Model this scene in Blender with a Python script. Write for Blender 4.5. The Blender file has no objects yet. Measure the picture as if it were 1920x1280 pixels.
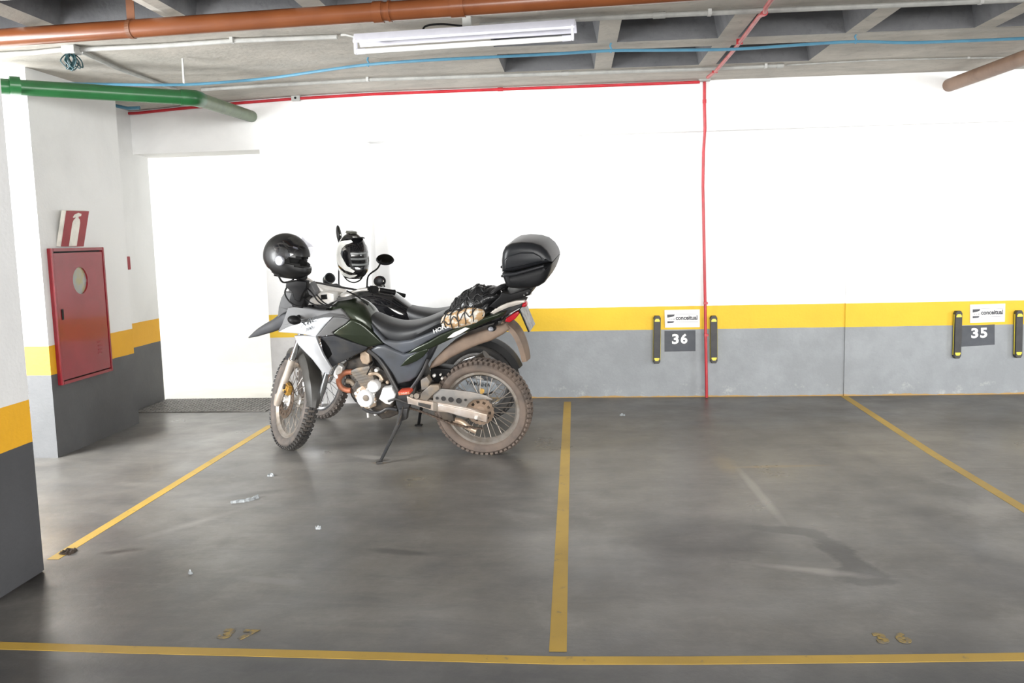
import bpy, bmesh, math, random
from math import sin, cos, pi, radians
from mathutils import Vector, Matrix, noise
from mathutils.geometry import tessellate_polygon
random.seed(7)
SC = bpy.context.scene
COL = SC.collection

# ------------------------------------------------------------------ camera
CAM_H, FPX, YAW, PITCH, ROLL = 1.45, 1657.13, .0733616, .117049, .0242476
_r = Vector((cos(YAW), sin(YAW), 0))
_f = Vector((-sin(YAW) * cos(PITCH), cos(YAW) * cos(PITCH), -sin(PITCH)))
_d = _f.cross(_r)
AR = _r * cos(ROLL) + _d * sin(ROLL)
AD = -_r * sin(ROLL) + _d * cos(ROLL)
EYE = Vector((0, 0, CAM_H))
cam = bpy.data.cameras.new('camera')
cam.sensor_width = 36
cam.lens = FPX * 36 / 1920
cam.clip_start = .05
camo = bpy.data.objects.new('camera', cam)
COL.objects.link(camo)
M = Matrix((AR, -AD, -_f)).transposed().to_4x4()
M.translation = EYE
camo.matrix_world = M
SC.camera = camo

# ------------------------------------------------------------------ world, light, exposure
W = bpy.data.worlds.new('world')
SC.world = W
W.use_nodes = True
W.node_tree.nodes['Background'].inputs[0].default_value = (.86, .93, 1, 1)
W.node_tree.nodes['Background'].inputs[1].default_value = 1.0
SC.view_settings.view_transform = 'Standard'
SC.view_settings.look = 'None'
SC.view_settings.exposure = .15
SC.view_settings.gamma = 1
SC.view_settings.use_curve_mapping = False


def area(name, loc, direction, sx, sy, power, col=(1, 1, 1)):
    l = bpy.data.lights.new(name, 'AREA')
    l.shape = 'RECTANGLE'
    l.size, l.size_y, l.energy, l.color = sx, sy, power, col
    o = bpy.data.objects.new(name, l)
    o.location = loc
    o.rotation_euler = Vector(direction).to_track_quat('-Z', 'Z').to_euler()
    COL.objects.link(o)
    return o


# daylight entering through the open side of the garage behind the camera,
# and the light well beyond the doorway; the left lamp is an added fill
area('daylight_open_side', (3.5, -4.8, 1.75), (0, 1, .02), 13, 1.9, 1560, (1, .985, .96))
area('daylight_right_opening', (8.7, 3.0, 1.8), (-1, .35, -.05), 5, 1.6, 330, (.95, .98, 1))
area('left_wall_end_fill', (-5.4, 3.3, 1.45), (.22, 1, -.02), 1.7, 2.2, 560, (.97, .99, 1))  # free-standing lamp added to brighten the end face of the left wall
area('daylight_light_well', (-4.9, 9.3, 3.7), (0, 0, -1), 3.0, 2.2, 100, (1, .99, .97))


# ------------------------------------------------------------------ materials
def lin(c):
    return tuple(((x / 255) / 12.92 if x / 255 <= .04045 else ((x / 255 + .055) / 1.055) ** 2.4) for x in c)


def new_mat(name):
    m = bpy.data.materials.new(name)
    m.use_nodes = True
    nt = m.node_tree
    return m, nt, nt.nodes['Principled BSDF']


def N(nt, typ, **kw):
    n = nt.nodes.new(typ)
    for k, v in kw.items():
        setattr(n, k, v)
    return n


def link(nt, a, b):
    nt.links.new(a, b)


def math_n(nt, op, a, b=None, c=None, clamp=False):
    n = N(nt, 'ShaderNodeMath', operation=op)
    n.use_clamp = clamp
    for i, x in enumerate((a, b, c)):
        if x is None:
            continue
        if isinstance(x, (int, float)):
            n.inputs[i].default_value = x
        else:
            link(nt, x, n.inputs[i])
    return n.outputs[0]


def mix_n(nt, fac, a, b):
    n = N(nt, 'ShaderNodeMix', data_type='RGBA')
    for i, x in ((0, fac), (6, a), (7, b)):
        if isinstance(x, (int, float)):
            n.inputs[i].default_value = x
        elif isinstance(x, tuple):
            n.inputs[i].default_value = (*x[:3], 1)
        else:
            link(nt, x, n.inputs[i])
    return n.outputs[2]


def noise_n(nt, vec, scale, detail=4, rough=.55, dist=0.):
    n = N(nt, 'ShaderNodeTexNoise')
    n.inputs['Scale'].default_value = scale
    n.inputs['Detail'].default_value = detail
    n.inputs['Roughness'].default_value = rough
    n.inputs['Distortion'].default_value = dist
    if vec is not None:
        link(nt, vec, n.inputs['Vector'])
    return n.outputs[0]


def ramp_n(nt, fac, lo, hi):
    n = N(nt, 'ShaderNodeMapRange')
    n.inputs[1].default_value = lo
    n.inputs[2].default_value = hi
    link(nt, fac, n.inputs[0])
    return n.outputs[0]


def coords(nt):
    return N(nt, 'ShaderNodeTexCoord').outputs['Object']


def bump(nt, b, height, strength=.3, dist=.01):
    n = N(nt, 'ShaderNodeBump')
    n.inputs['Strength'].default_value = strength
    n.inputs['Distance'].default_value = dist
    link(nt, height, n.inputs['Height'])
    link(nt, n.outputs[0], b.inputs['Normal'])


def mat(name, c, rough=.5, metal=0., c2=None, scale=12, lo=.4, hi=.65, bmp=0., bs=60, coat=0., spec=.5):
    """plain procedural material: base colour, second colour mixed in by noise (dirt, wear)"""
    m, nt, b = new_mat(name)
    v = coords(nt)
    c = tuple(c)
    if c2 is None:
        c2 = tuple(x * .8 for x in c)
    f = ramp_n(nt, noise_n(nt, v, scale, 5), lo, hi)
    link(nt, mix_n(nt, f, c, tuple(c2)), b.inputs['Base Color'])
    b.inputs['Roughness'].default_value = rough
    b.inputs['Metallic'].default_value = metal
    b.inputs['Coat Weight'].default_value = coat
    b.inputs['Specular IOR Level'].default_value = spec
    if bmp:
        bump(nt, b, noise_n(nt, v, bs, 3), bmp)
    return m


YEL = (.74, .38, .012)


def wall_mat(name, z1, z2, gray, white=(.83, .83, .82), yellow=YEL, edge=False, bloom=0.):
    m, nt, b = new_mat(name)
    v = coords(nt)
    sep = N(nt, 'ShaderNodeSeparateXYZ')
    link(nt, v, sep.inputs[0])
    wob = math_n(nt, 'MULTIPLY', math_n(nt, 'SUBTRACT', noise_n(nt, v, 6, 4), .5), .006)
    z = math_n(nt, 'ADD', sep.outputs[2], wob)
    sm = ramp_n(nt, noise_n(nt, v, 1.3, 5, .6, .4), .45, .8)
    wc = mix_n(nt, sm, white, tuple(x * .86 for x in white))
    gc = mix_n(nt, ramp_n(nt, noise_n(nt, v, 3, 6, .7), .42, .75), gray, tuple(x * 1.25 for x in gray))
    # salt bloom near the floor
    low = math_n(nt, 'MULTIPLY', math_n(nt, 'LESS_THAN', z, .12), ramp_n(nt, noise_n(nt, v, 9, 6, .75), .56, .7))
    gc = mix_n(nt, math_n(nt, 'MULTIPLY', low, bloom), gc, (.6, .6, .58))
    yc = mix_n(nt, ramp_n(nt, noise_n(nt, v, 2.5, 4), .4, .7), yellow, tuple(x * .9 for x in yellow))
    col = mix_n(nt, math_n(nt, 'GREATER_THAN', z, z2), gc, yc)
    col = mix_n(nt, math_n(nt, 'GREATER_THAN', z, z1), col, wc)
    if edge:
        e = math_n(nt, 'ADD', sep.outputs[2], math_n(nt, 'MULTIPLY', math_n(nt, 'SUBTRACT', noise_n(nt, v, 4, 5, .7), .5), .05))
        col = mix_n(nt, math_n(nt, 'LESS_THAN', e, .012), col, (.42, .26, .09))
    link(nt, col, b.inputs['Base Color'])
    b.inputs['Roughness'].default_value = .62
    bump(nt, b, noise_n(nt, v, 45, 4), .18, .01)
    return m


def concrete(name, a, c, rough=.85):
    m, nt, b = new_mat(name)
    v = coords(nt)
    f = ramp_n(nt, noise_n(nt, v, 2.2, 7, .65, .6), .32, .72)
    col = mix_n(nt, f, a, c)
    g = ramp_n(nt, noise_n(nt, v, 14, 6, .7), .56, .75)
    col = mix_n(nt, math_n(nt, 'MULTIPLY', g, .55), col, tuple(x * .38 for x in a))
    mp = N(nt, 'ShaderNodeMapping')
    mp.inputs['Scale'].default_value = (.6, 3.2, 1)
    link(nt, v, mp.inputs[0])
    sk = ramp_n(nt, noise_n(nt, mp.outputs[0], 1.6, 7, .7, 1.0), .50, .72)
    col = mix_n(nt, math_n(nt, 'MULTIPLY', sk, .5), col, tuple(x * .5 for x in a))
    link(nt, col, b.inputs['Base Color'])
    b.inputs['Roughness'].default_value = rough
    bump(nt, b, noise_n(nt, v, 25, 6), .25, .02)
    return m


def floor_mat():
    m, nt, b = new_mat('garage_floor_concrete')
    v = coords(nt)
    big = ramp_n(nt, noise_n(nt, v, .55, 6, .6, .8), .3, .72)
    col = mix_n(nt, big, (.098, .095, .090), (.205, .193, .176))
    mp = N(nt, 'ShaderNodeMapping')
    mp.inputs['Scale'].default_value = (1.2, 5.5, 1)
    mp.inputs['Rotation'].default_value = (0, 0, .35)
    link(nt, v, mp.inputs[0])
    st = ramp_n(nt, noise_n(nt, mp.outputs[0], 1.1, 7, .68, 1.2), .46, .72)
    col = mix_n(nt, math_n(nt, 'MULTIPLY', st, .55), col, (.082, .082, .085))
    st2 = ramp_n(nt, noise_n(nt, mp.outputs[0], 2.3, 7, .7, .8), .58, .78)
    col = mix_n(nt, math_n(nt, 'MULTIPLY', st2, .35), col, (.32, .305, .285))
    mid = noise_n(nt, v, 2.6, 7, .66, .25)
    col = mix_n(nt, math_n(nt, 'MULTIPLY', ramp_n(nt, mid, .50, .68), .5), col, (.070, .070, .073))
    col = mix_n(nt, math_n(nt, 'MULTIPLY', ramp_n(nt, mid, .46, .30), .4), col, (.27, .255, .235))
    fine = ramp_n(nt, noise_n(nt, v, 38, 5, .7), .3, .75)
    col = mix_n(nt, math_n(nt, 'MULTIPLY', fine, .22), col, (.055, .054, .052))
    edge_noise = math_n(nt, 'SUBTRACT', noise_n(nt, v, 3.2, 6, .65, .5), .5)

    def ell(cx, cy, rx, ry, ang, soft, amp):
        q = N(nt, 'ShaderNodeMapping', vector_type='TEXTURE')
        q.inputs['Location'].default_value = (cx, cy, 0)
        q.inputs['Rotation'].default_value = (0, 0, radians(ang))
        q.inputs['Scale'].default_value = (rx, ry, 1e3)
        link(nt, v, q.inputs[0])
        ln = N(nt, 'ShaderNodeVectorMath', operation='LENGTH')
        link(nt, q.outputs[0], ln.inputs[0])
        d = math_n(nt, 'ADD', ln.outputs['Value'], math_n(nt, 'MULTIPLY', edge_noise, amp))
        n = N(nt, 'ShaderNodeMapRange')
        n.inputs[1].default_value = 1
        n.inputs[2].default_value = 1 - soft
        link(nt, d, n.inputs[0])
        return n.outputs[0]
    # oil marks, tyre tracks and scrapes: (x, y, rx, ry, angle, softness, raggedness, strength, colour)
    D_, L_, B_ = (.040, .039, .040), (.34, .32, .295), (.24, .17, .085)
    for cx, cy, rx, ry, ang, so, am, stg, c in [
            (1.17, 3.95, .09, .30, 8, .3, 2.4, .95, D_), (1.03, 4.25, .22, .06, -20, .3, 2.2, .95, D_), (1.19, 3.68, .12, .12, 0, .3, 2.2, .8, D_),
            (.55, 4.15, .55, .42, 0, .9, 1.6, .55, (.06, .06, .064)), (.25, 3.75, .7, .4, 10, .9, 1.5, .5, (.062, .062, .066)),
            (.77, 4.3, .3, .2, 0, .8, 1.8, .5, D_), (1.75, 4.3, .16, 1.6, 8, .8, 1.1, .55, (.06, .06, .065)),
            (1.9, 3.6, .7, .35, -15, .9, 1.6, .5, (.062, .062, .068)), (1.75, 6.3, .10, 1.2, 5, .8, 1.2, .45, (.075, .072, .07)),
            (1.25, 6.6, .06, 1.0, 12, .8, 1.2, .4, (.08, .076, .074)), (2.9, 6.7, .6, .25, 0, .9, 1.4, .35, D_),
            (1.0, 4.95, .035, .62, 2, .6, .8, .55, L_), (1.22, 5.46, .36, .035, 4, .6, .7, .7, B_), (.93, 5.5, .09, .3, 0, .8, 1.5, .6, (.23, .18, .11)),
            (.95, 3.75, .30, .05, -18, .8, 2, .6, L_), (.3, 5.6, .65, .7, 0, 1, 1, .35, (.19, .18, .16)), (.35, 3.3, .9, .12, 3, .9, 1.5, .5, (.17, .165, .155)),
            (1.6, 3.2, .8, .08, -4, .9, 1.6, .5, (.16, .155, .15)), (2.1, 4.6, .25, .2, 0, .8, 2, .5, L_),
            (-1.3, 5.68, .055, .05, 0, .5, 1.2, .95, (.012, .009, .008)), (-1.3, 5.6, .07, .025, 0, .6, 1, .6, (.25, .16, .06)),
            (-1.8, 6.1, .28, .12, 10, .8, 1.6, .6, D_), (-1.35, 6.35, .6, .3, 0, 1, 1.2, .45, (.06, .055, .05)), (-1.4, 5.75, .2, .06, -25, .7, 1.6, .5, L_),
            (-2.4, 3.62, .16, .32, 0, .8, 1.8, .9, (.02, .018, .016)), (-2.2, 3.95, .14, .05, 20, .7, 2, .95, (.02, .016, .012)),
            (-2.9, 6.2, .5, .35, 30, 1, 1.4, .4, (.2, .2, .195)), (-1.9, 4.9, .35, .06, 30, .8, 1.6, .5, D_), (-1.2, 4.5, .5, .3, 40, 1, 1.6, .3, D_),
            (-1.35, 3.6, .2, .045, -10, .7, 2, .6, (.2, .195, .19)), (-.85, 3.95, .2, .04, -12, .7, 1.8, .6, D_), (-2.0, 4.4, .05, .4, -35, .9, 1.3, .35, L_),
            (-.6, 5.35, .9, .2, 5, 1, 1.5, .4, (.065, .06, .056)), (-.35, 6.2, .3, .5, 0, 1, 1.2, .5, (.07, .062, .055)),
            (-3.1, 5.2, .35, .6, 20, 1, 1.2, .3, (.2, .198, .195))]:
        f = math_n(nt, 'MULTIPLY', ell(cx, cy, rx, ry, ang, so, am), stg)
        col = mix_n(nt, f, col, c)
    # the driving aisle beyond the bays is tinted darker and bluer
    sep = N(nt, 'ShaderNodeSeparateXYZ')
    link(nt, v, sep.inputs[0])
    yy = math_n(nt, 'ADD', sep.outputs[1], math_n(nt, 'MULTIPLY', edge_noise, .25))
    aisle = ramp_n(nt, yy, 3.15, 2.8)
    dk = N(nt, 'ShaderNodeMix', data_type='RGBA', blend_type='MULTIPLY')
    dk.inputs[0].default_value = 1
    link(nt, col, dk.inputs[6])
    dk.inputs[7].default_value = (.60, .64, .70, 1)
    col = mix_n(nt, aisle, col, dk.outputs[2])
    link(nt, col, b.inputs['Base Color'])
    r = ramp_n(nt, noise_n(nt, v, 1.4, 5, .6), .3, .7)
    rr = N(nt, 'ShaderNodeMapRange')
    rr.inputs[3].default_value = .26
    rr.inputs[4].default_value = .52
    link(nt, r, rr.inputs[0])
    link(nt, rr.outputs[0], b.inputs['Roughness'])
    bump(nt, b, noise_n(nt, v, 20, 6, .7), .12, .01)
    return m


def worn_paint(name, c, wear=.60):
    m, nt, b = new_mat(name)
    v = coords(nt)
    f = ramp_n(nt, noise_n(nt, v, 16, 7, .75), wear, wear + .12)
    col = mix_n(nt, ramp_n(nt, noise_n(nt, v, 2, 4), .3, .7), c, tuple(x * .72 for x in c))
    link(nt, mix_n(nt, f, col, (.12, .112, .1)), b.inputs['Base Color'])
    b.inputs['Roughness'].default_value = .55
    return m


def glass_mat(name, c=(1, 1, 1), rough=.02, mixf=.85):
    m = bpy.data.materials.new(name)
    m.use_nodes = True
    nt = m.node_tree
    nt.nodes.clear()
    out = N(nt, 'ShaderNodeOutputMaterial')
    mx = N(nt, 'ShaderNodeMixShader')
    tr = N(nt, 'ShaderNodeBsdfTransparent')
    tr.inputs[0].default_value = (*c, 1)
    gl = N(nt, 'ShaderNodeBsdfGlossy')
    gl.inputs['Roughness'].default_value = rough
    mx.inputs[0].default_value = 1 - mixf
    link(nt, tr.outputs[0], mx.inputs[1])
    link(nt, gl.outputs[0], mx.inputs[2])
    link(nt, mx.outputs[0], out.inputs[0])
    return m


MT = {}
MT['floor'] = floor_mat()
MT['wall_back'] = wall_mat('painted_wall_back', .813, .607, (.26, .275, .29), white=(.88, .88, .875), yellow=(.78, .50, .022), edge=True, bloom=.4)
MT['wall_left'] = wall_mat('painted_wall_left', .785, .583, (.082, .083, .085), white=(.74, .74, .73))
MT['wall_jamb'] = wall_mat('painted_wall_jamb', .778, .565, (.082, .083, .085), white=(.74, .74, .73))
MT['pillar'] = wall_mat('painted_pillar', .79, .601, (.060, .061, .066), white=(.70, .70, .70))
MT['plain_white'] = mat('white_plaster', (.85, .85, .83), .7, c2=(.8, .79, .77), scale=2, bmp=.1)
MT['room_floor'] = mat('pale_tiles', (.72, .70, .64), .5, c2=(.66, .64, .58), scale=3)
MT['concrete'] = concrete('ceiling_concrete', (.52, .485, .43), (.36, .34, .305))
MT['coffer'] = concrete('shaded_form_concrete', (.165, .166, .172), (.105, .107, .114))  # bluish form concrete, darkened further for the shade inside the recesses
MT['line'] = worn_paint('yellow_floor_paint', (.52, .335, .05), .60)
MT['worn'] = worn_paint('worn_yellow_stencil_paint', (.40, .27, .05), .45)
MT['orange_pipe'] = mat('orange_brown_pvc', (.165, .052, .018), .28, c2=(.14, .042, .014), scale=5)
MT['orange_dark'] = mat('brown_pipe_strap', (.16, .06, .025), .5)
MT['green_pipe'] = mat('green_paint_pipe', (.015, .095, .028), .3, c2=(.012, .075, .022), scale=5)
MT['olive_pipe'] = mat('dull_olive_pipe', (.11, .155, .085), .45, c2=(.085, .12, .07))
MT['brown_pipe'] = mat('dull_brown_pipe', (.27, .17, .115), .5, c2=(.20, .12, .08), scale=6)
MT['conduit'] = mat('grey_pvc_conduit', (.40, .40, .38), .45, c2=(.32, .32, .305))
MT['conduit_light'] = mat('pale_grey_conduit', (.50, .50, .48), .45)
MT['red_pipe'] = mat('red_conduit_paint', (.50, .018, .03), .4, c2=(.40, .015, .022))
MT['pink_pipe'] = mat('faded_red_conduit_paint', (.50, .14, .13), .45, c2=(.42, .07, .07), scale=8)
MT['blue'] = mat('blue_plastic_cable', (.085, .235, .34), .4, c2=(.07, .20, .30))
MT['wire_dark'] = mat('dark_teal_wires', (.010, .05, .058), .5)
MT['lamp_white'] = mat('white_enamel_sheet', (.78, .78, .86), .3, c2=(.72, .72, .80))
MT['tube_white'] = mat('fluorescent_tube_glass', (.88, .88, .86), .25)
MT['red_enamel'] = mat('red_enamel', (.27, .012, .022), .24, c2=(.23, .010, .018), scale=4, coat=.3)
MT['red_dull'] = mat('dull_red', (.30, .02, .03), .5)
MT['cream'] = mat('cream_print', (.78, .75, .68), .5)
MT['black_gap'] = mat('black_gap', (.012, .010, .010), .7)
MT['sign_glass'] = mat('grey_viewing_glass', (.33, .35, .33), .12, c2=(.40, .36, .2))
MT['bumper_rubber'] = mat('black_bumper_rubber', (.030, .030, .032), .55, c2=(.045, .043, .042))
MT['bumper_yellow'] = mat('yellow_reflector', (.86, .72, .06), .35)
MT['number_gray'] = mat('dark_grey_number_panel', (.058, .064, .078), .6, c2=(.07, .076, .09))
MT['paint_white'] = mat('white_number_paint', (.9, .9, .9), .5)
MT['sign_white'] = mat('white_sign_plastic', (.88, .88, .87), .35, c2=(.84, .84, .83))
MT['sign_ink'] = mat('grey_print', (.045, .047, .06), .5)
MT['grate'] = mat('worn_steel_plate', (.20, .19, .175), .5, .4, c2=(.12, .115, .105), scale=20, bmp=.3)
MT['litter'] = mat('crumpled_white_plastic', (.36, .385, .40), .35, c2=(.24, .26, .27), scale=20)
MT['rubble'] = mat('dark_debris', (.045, .03, .02), .8)
# motorcycle materials
MT['tyre'] = mat('dusty_tyre_rubber', (.060, .052, .047), .75, c2=(.10, .082, .07), scale=14, bmp=.15)
MT['tyre_brown'] = mat('mud_dusted_tyre_rubber', (.118, .088, .070), .85, c2=(.075, .059, .050), scale=9, bmp=.15)
MT['tyre_black'] = mat('black_tyre_rubber', (.022, .021, .021), .7, c2=(.05, .045, .04), scale=9)
MT['rim'] = mat('dusty_aluminium_rim', (.32, .29, .26), .4, .6, c2=(.20, .165, .13), scale=10)
MT['rim_bright'] = mat('bright_chrome_rim', (.72, .72, .74), .18, .95)
MT['spoke'] = mat('steel_spokes', (.34, .30, .26), .4, .6)
MT['chrome'] = mat('chrome_tube', (.74, .77, .80), .12, 1.)
MT['alu'] = mat('cast_aluminium', (.74, .73, .71), .38, .35, c2=(.60, .56, .51), scale=12)
MT['alu_white'] = mat('pale_painted_engine_case', (.62, .62, .62), .33, .1, c2=(.50, .46, .42), scale=16, lo=.5, hi=.75)
MT['engine_gray'] = mat('dusty_cylinder_fins', (.15, .135, .12), .55, .3, c2=(.22, .17, .12), scale=14)
MT['engine_dark'] = mat('dark_engine_block', (.020, .018, .017), .55, .2, c2=(.065, .05, .037), scale=14)
MT['rust'] = mat('rusty_exhaust_pipe', (.36, .125, .065), .55, .35, c2=(.22, .09, .05), scale=22)
MT['tan_metal'] = mat('heat_tinted_exhaust', (.46, .36, .27), .4, .5, c2=(.34, .24, .17), scale=14)
MT['fork_pale'] = mat('pale_fork_leg', (.46, .42, .37), .4, .3, c2=(.36, .30, .25), scale=10)
MT['gold'] = mat('gold_brake_caliper', (.55, .33, .07), .4, .4, c2=(.30, .17, .05), scale=26)
MT['silver_paint'] = mat('silver_fairing_paint', (.42, .43, .45), .35, .45, c2=(.37, .37, .38), scale=4, coat=.25)
MT['gray_paint'] = mat('dull_grey_fairing_paint', (.105, .105, .108), .5, 0., c2=(.088, .087, .085), scale=5, spec=.3)
MT['beak'] = mat('matt_dark_grey_plastic', (.038, .039, .043), .55, c2=(.05, .05, .052), scale=6, spec=.25)
MT['green_paint'] = mat('dark_green_metallic_paint', (.020, .027, .015), .30, .45, c2=(.016, .021, .012), scale=6, coat=.4)
MT['plastic'] = mat('dusty_black_plastic', (.020, .021, .024), .55, c2=(.034, .032, .030), scale=10, spec=.25)
MT['side_gray'] = mat('blue_grey_side_plastic', (.062, .068, .080), .36, c2=(.048, .050, .054), scale=6)
MT['black'] = mat('black_plastic', (.006, .006, .0065), .45, c2=(.010, .0095, .0095), spec=.14)
MT['black_gloss'] = mat('glossy_black_paint', (.006, .006, .007), .08, c2=(.008, .008, .009), coat=.6)
MT['seat'] = mat('black_vinyl_seat', (.015, .0155, .017), .42, c2=(.020, .020, .021), scale=8, spec=.35, bmp=.08, bs=180)
MT['dust_panel'] = mat('mud_dusted_plastic', (.165, .115, .082), .7, c2=(.115, .082, .062), scale=9)
MT['swing_gray'] = mat('dusty_swingarm_guard', (.17, .16, .15), .45, .4, c2=(.24, .215, .19), scale=10)
MT['swing_silver'] = mat('worn_silver_swingarm', (.56, .50, .46), .38, .5, c2=(.42, .33, .26), scale=10)
MT['frame'] = mat('dark_steel_frame', (.030, .030, .032), .45, .3, c2=(.055, .05, .045), scale=10)
MT['chain'] = mat('rusty_chain', (.14, .10, .075), .5, .6, c2=(.08, .06, .05), scale=40)
MT['sprocket'] = mat('dusty_sprocket', (.24, .17, .12), .5, .5, c2=(.15, .11, .08), scale=16)
MT['disc'] = mat('brown_brake_disc', (.16, .12, .09), .4, .6, c2=(.10, .07, .05))
MT['red_lens'] = mat('red_lamp_lens', (.42, .012, .022), .2, coat=.3)
MT['red_rubber'] = mat('orange_red_peg_rubber', (.55, .07, .035), .5)
MT['plate'] = mat('grey_licence_plate', (.26, .26, .25), .4, c2=(.13, .12, .11), scale=30)
MT['helmet'] = mat('satin_black_helmet', (.004, .004, .0045), .40, c2=(.005, .005, .005), coat=.08, spec=.4)
MT['liner'] = mat('black_cloth_liner', (.006, .006, .006), .9)
MT['white_gloss'] = mat('white_gloss_decal', (.82, .83, .80), .2, coat=.3)
MT['clear_gray'] = mat('grey_pivot_cap', (.20, .205, .23), .25)
MT['shield_stripe'] = mat('grey_visor_reflection', (.20, .21, .21), .3)
MT['visor'] = glass_mat('clear_visor', (.86, .86, .88), .03, .93)
MT['screen'] = glass_mat('clear_windscreen', (.97, .98, .98), .03, .93)
MT['mirror'] = mat('mirror_glass', (.42, .42, .36), .03, 1.)
MT['case_black'] = mat('grained_black_case', (.006, .0063, .007), .42, c2=(.008, .008, .009), spec=.25, bmp=.05, bs=250)
MT['case_gray'] = mat('satin_black_case_lid', (.012, .013, .015), .36, c2=(.015, .015, .017), spec=.28)
MT['bag'] = mat('black_crinkled_bag', (.008, .008, .0085), .30, c2=(.016, .016, .017), scale=20, bmp=.8, bs=26)
MT['tan'] = mat('tan_patterned_cloth', (.36, .225, .11), .8, c2=(.55, .52, .46), scale=26, lo=.47, hi=.55, bmp=.4, bs=50)
MT['cord'] = mat('black_elastic_cord', (.010, .010, .011), .6)
MT['yamaha_plate'] = mat('pale_blue_grey_guard', (.42, .47, .52), .35, .3, c2=(.34, .36, .38))
MT['ink_dark'] = mat('dark_print', (.05, .055, .06), .5)


# ------------------------------------------------------------------ mesh helpers
def V(*a):
    return Vector(a[0]) if len(a) == 1 else Vector(a)


def catmull(pts, k=6):
    pts = [V(p) for p in pts]
    out = []
    for i in range(len(pts) - 1):
        p0, p1, p2, p3 = pts[max(i - 1, 0)], pts[i], pts[i + 1], pts[min(i + 2, len(pts) - 1)]
        for j in range(k):
            t = j / k
            out.append(.5 * ((2 * p1) + (-p0 + p2) * t + (2 * p0 - 5 * p1 + 4 * p2 - p3) * t * t + (-p0 + 3 * p1 - 3 * p2 + p3) * t ** 3))
    out.append(pts[-1])
    return out


class MB:
    def __init__(s):
        s.v, s.f = [], []

    def add(s, vs, fs):
        n = len(s.v)
        s.v += [V(p) for p in vs]
        s.f += [tuple(i + n for i in f) for f in fs]
        return s

    def box(s, c, size, R=None):
        c = V(c)
        hx, hy, hz = (x / 2 for x in size)
        vs = [V(x * hx, y * hy, z * hz) for x in (-1, 1) for y in (-1, 1) for z in (-1, 1)]
        if R is not None:
            vs = [R @ p for p in vs]
        return s.add([c + p for p in vs], [(0, 1, 3, 2), (4, 6, 7, 5), (0, 4, 5, 1), (2, 3, 7, 6), (0, 2, 6, 4), (1, 5, 7, 3)])

    def loft(s, rings, cap=True, closed=False):
        n = len(rings[0])
        vs = [p for r in rings for p in r]
        fs = []
        m = len(rings)
        for i in range(m if closed else m - 1):
            j = (i + 1) % m
            for k in range(n):
                l = (k + 1) % n
                fs.append((i * n + k, i * n + l, j * n + l, j * n + k))
        if cap and not closed:
            fs.append(tuple(range(n)))
            fs.append(tuple(range((m - 1) * n, m * n)))
        return s.add(vs, fs)

    def tube(s, pts, r, n=10, cap=True, closed=False):
        pts = [V(p) for p in pts]
        m = len(pts)
        rs = r if isinstance(r, (list, tuple)) else [r] * m
        rings = []
        up = None
        for i, p in enumerate(pts):
            if closed:
                t = (pts[(i + 1) % m] - pts[i - 1]).normalized()
            else:
                t = (pts[min(i + 1, m - 1)] - pts[max(i - 1, 0)]).normalized()
            if up is None:
                up = V(0, 0, 1) if abs(t.z) < .9 else V(1, 0, 0)
            u = (up - t * up.dot(t))
            if u.length < 1e-5:
                u = t.orthogonal()
            u.normalize()
            up = u
            w = t.cross(u)
            rings.append([p + (u * cos(2 * pi * k / n) + w * sin(2 * pi * k / n)) * rs[i] for k in range(n)])
        return s.loft(rings, cap, closed)

    def lathe(s, prof, origin, axis, n=24, closed=False):
        o, a = V(origin), V(axis).normalized()
        u = a.orthogonal().normalized()
        w = a.cross(u)
        rings = [[o + a * h + (u * cos(2 * pi * k / n) + w * sin(2 * pi * k / n)) * max(r, 1e-4) for k in range(n)] for r, h in prof]
        return s.loft(rings, not closed, closed)

    def cyl(s, a, b, r, n=12, r2=None):
        return s.tube([a, b], [r, r if r2 is None else r2], n)

    def ellipsoid(s, c, rad, n=16, m=10, R=None, fn=None):
        c = V(c)
        rings = []
        for i in range(m + 1):
            th = pi * i / m
            ring = []
            for k in range(n):
                ph = 2 * pi * k / n
                d = V(sin(th) * cos(ph) + (1e-4 * cos(ph) if i in (0, m) else 0), sin(th) * sin(ph) + (1e-4 * sin(ph) if i in (0, m) else 0), cos(th))
                p = V(d.x * rad[0], d.y * rad[1], d.z * rad[2])
                if fn:
                    p = fn(p, d)
                if R is not None:
                    p = R @ p
                ring.append(c + p)
            rings.append(ring)
        return s.loft(rings, True)

    def map(s, fn):
        s.v = [V(fn(p)) for p in s.v]
        return s

    def mirror_y(s):
        s.v = [V(p.x, -p.y, p.z) for p in s.v]
        return s

    def build(s, name, m, parent=None, bevel=0., seg=2, sharp=35, smooth=True, recalc=True, label=None):
        me = bpy.data.meshes.new(name)
        bm = bmesh.new()
        vs = [bm.verts.new(p) for p in s.v]
        for f in s.f:
            if len(set(f)) < 3:
                continue
            try:
                bm.faces.new([vs[i] for i in f])
            except ValueError:
                pass
        if recalc:
            bmesh.ops.recalc_face_normals(bm, faces=bm.faces[:])
        if bevel:
            bmesh.ops.bevel(bm, geom=bm.edges[:], offset=bevel, segments=seg, affect='EDGES', clamp_overlap=True)
        bm.to_mesh(me)
        bm.free()
        if smooth:
            me.polygons.foreach_set('use_smooth', [True] * len(me.polygons))
            me.set_sharp_from_angle(angle=radians(sharp))
        me.materials.append(m if not isinstance(m, str) else MT[m])
        o = bpy.data.objects.new(name, me)
        COL.objects.link(o)
        if parent is not None:
            o.parent = parent
        if label:
            o['label'] = label
        return o


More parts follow.
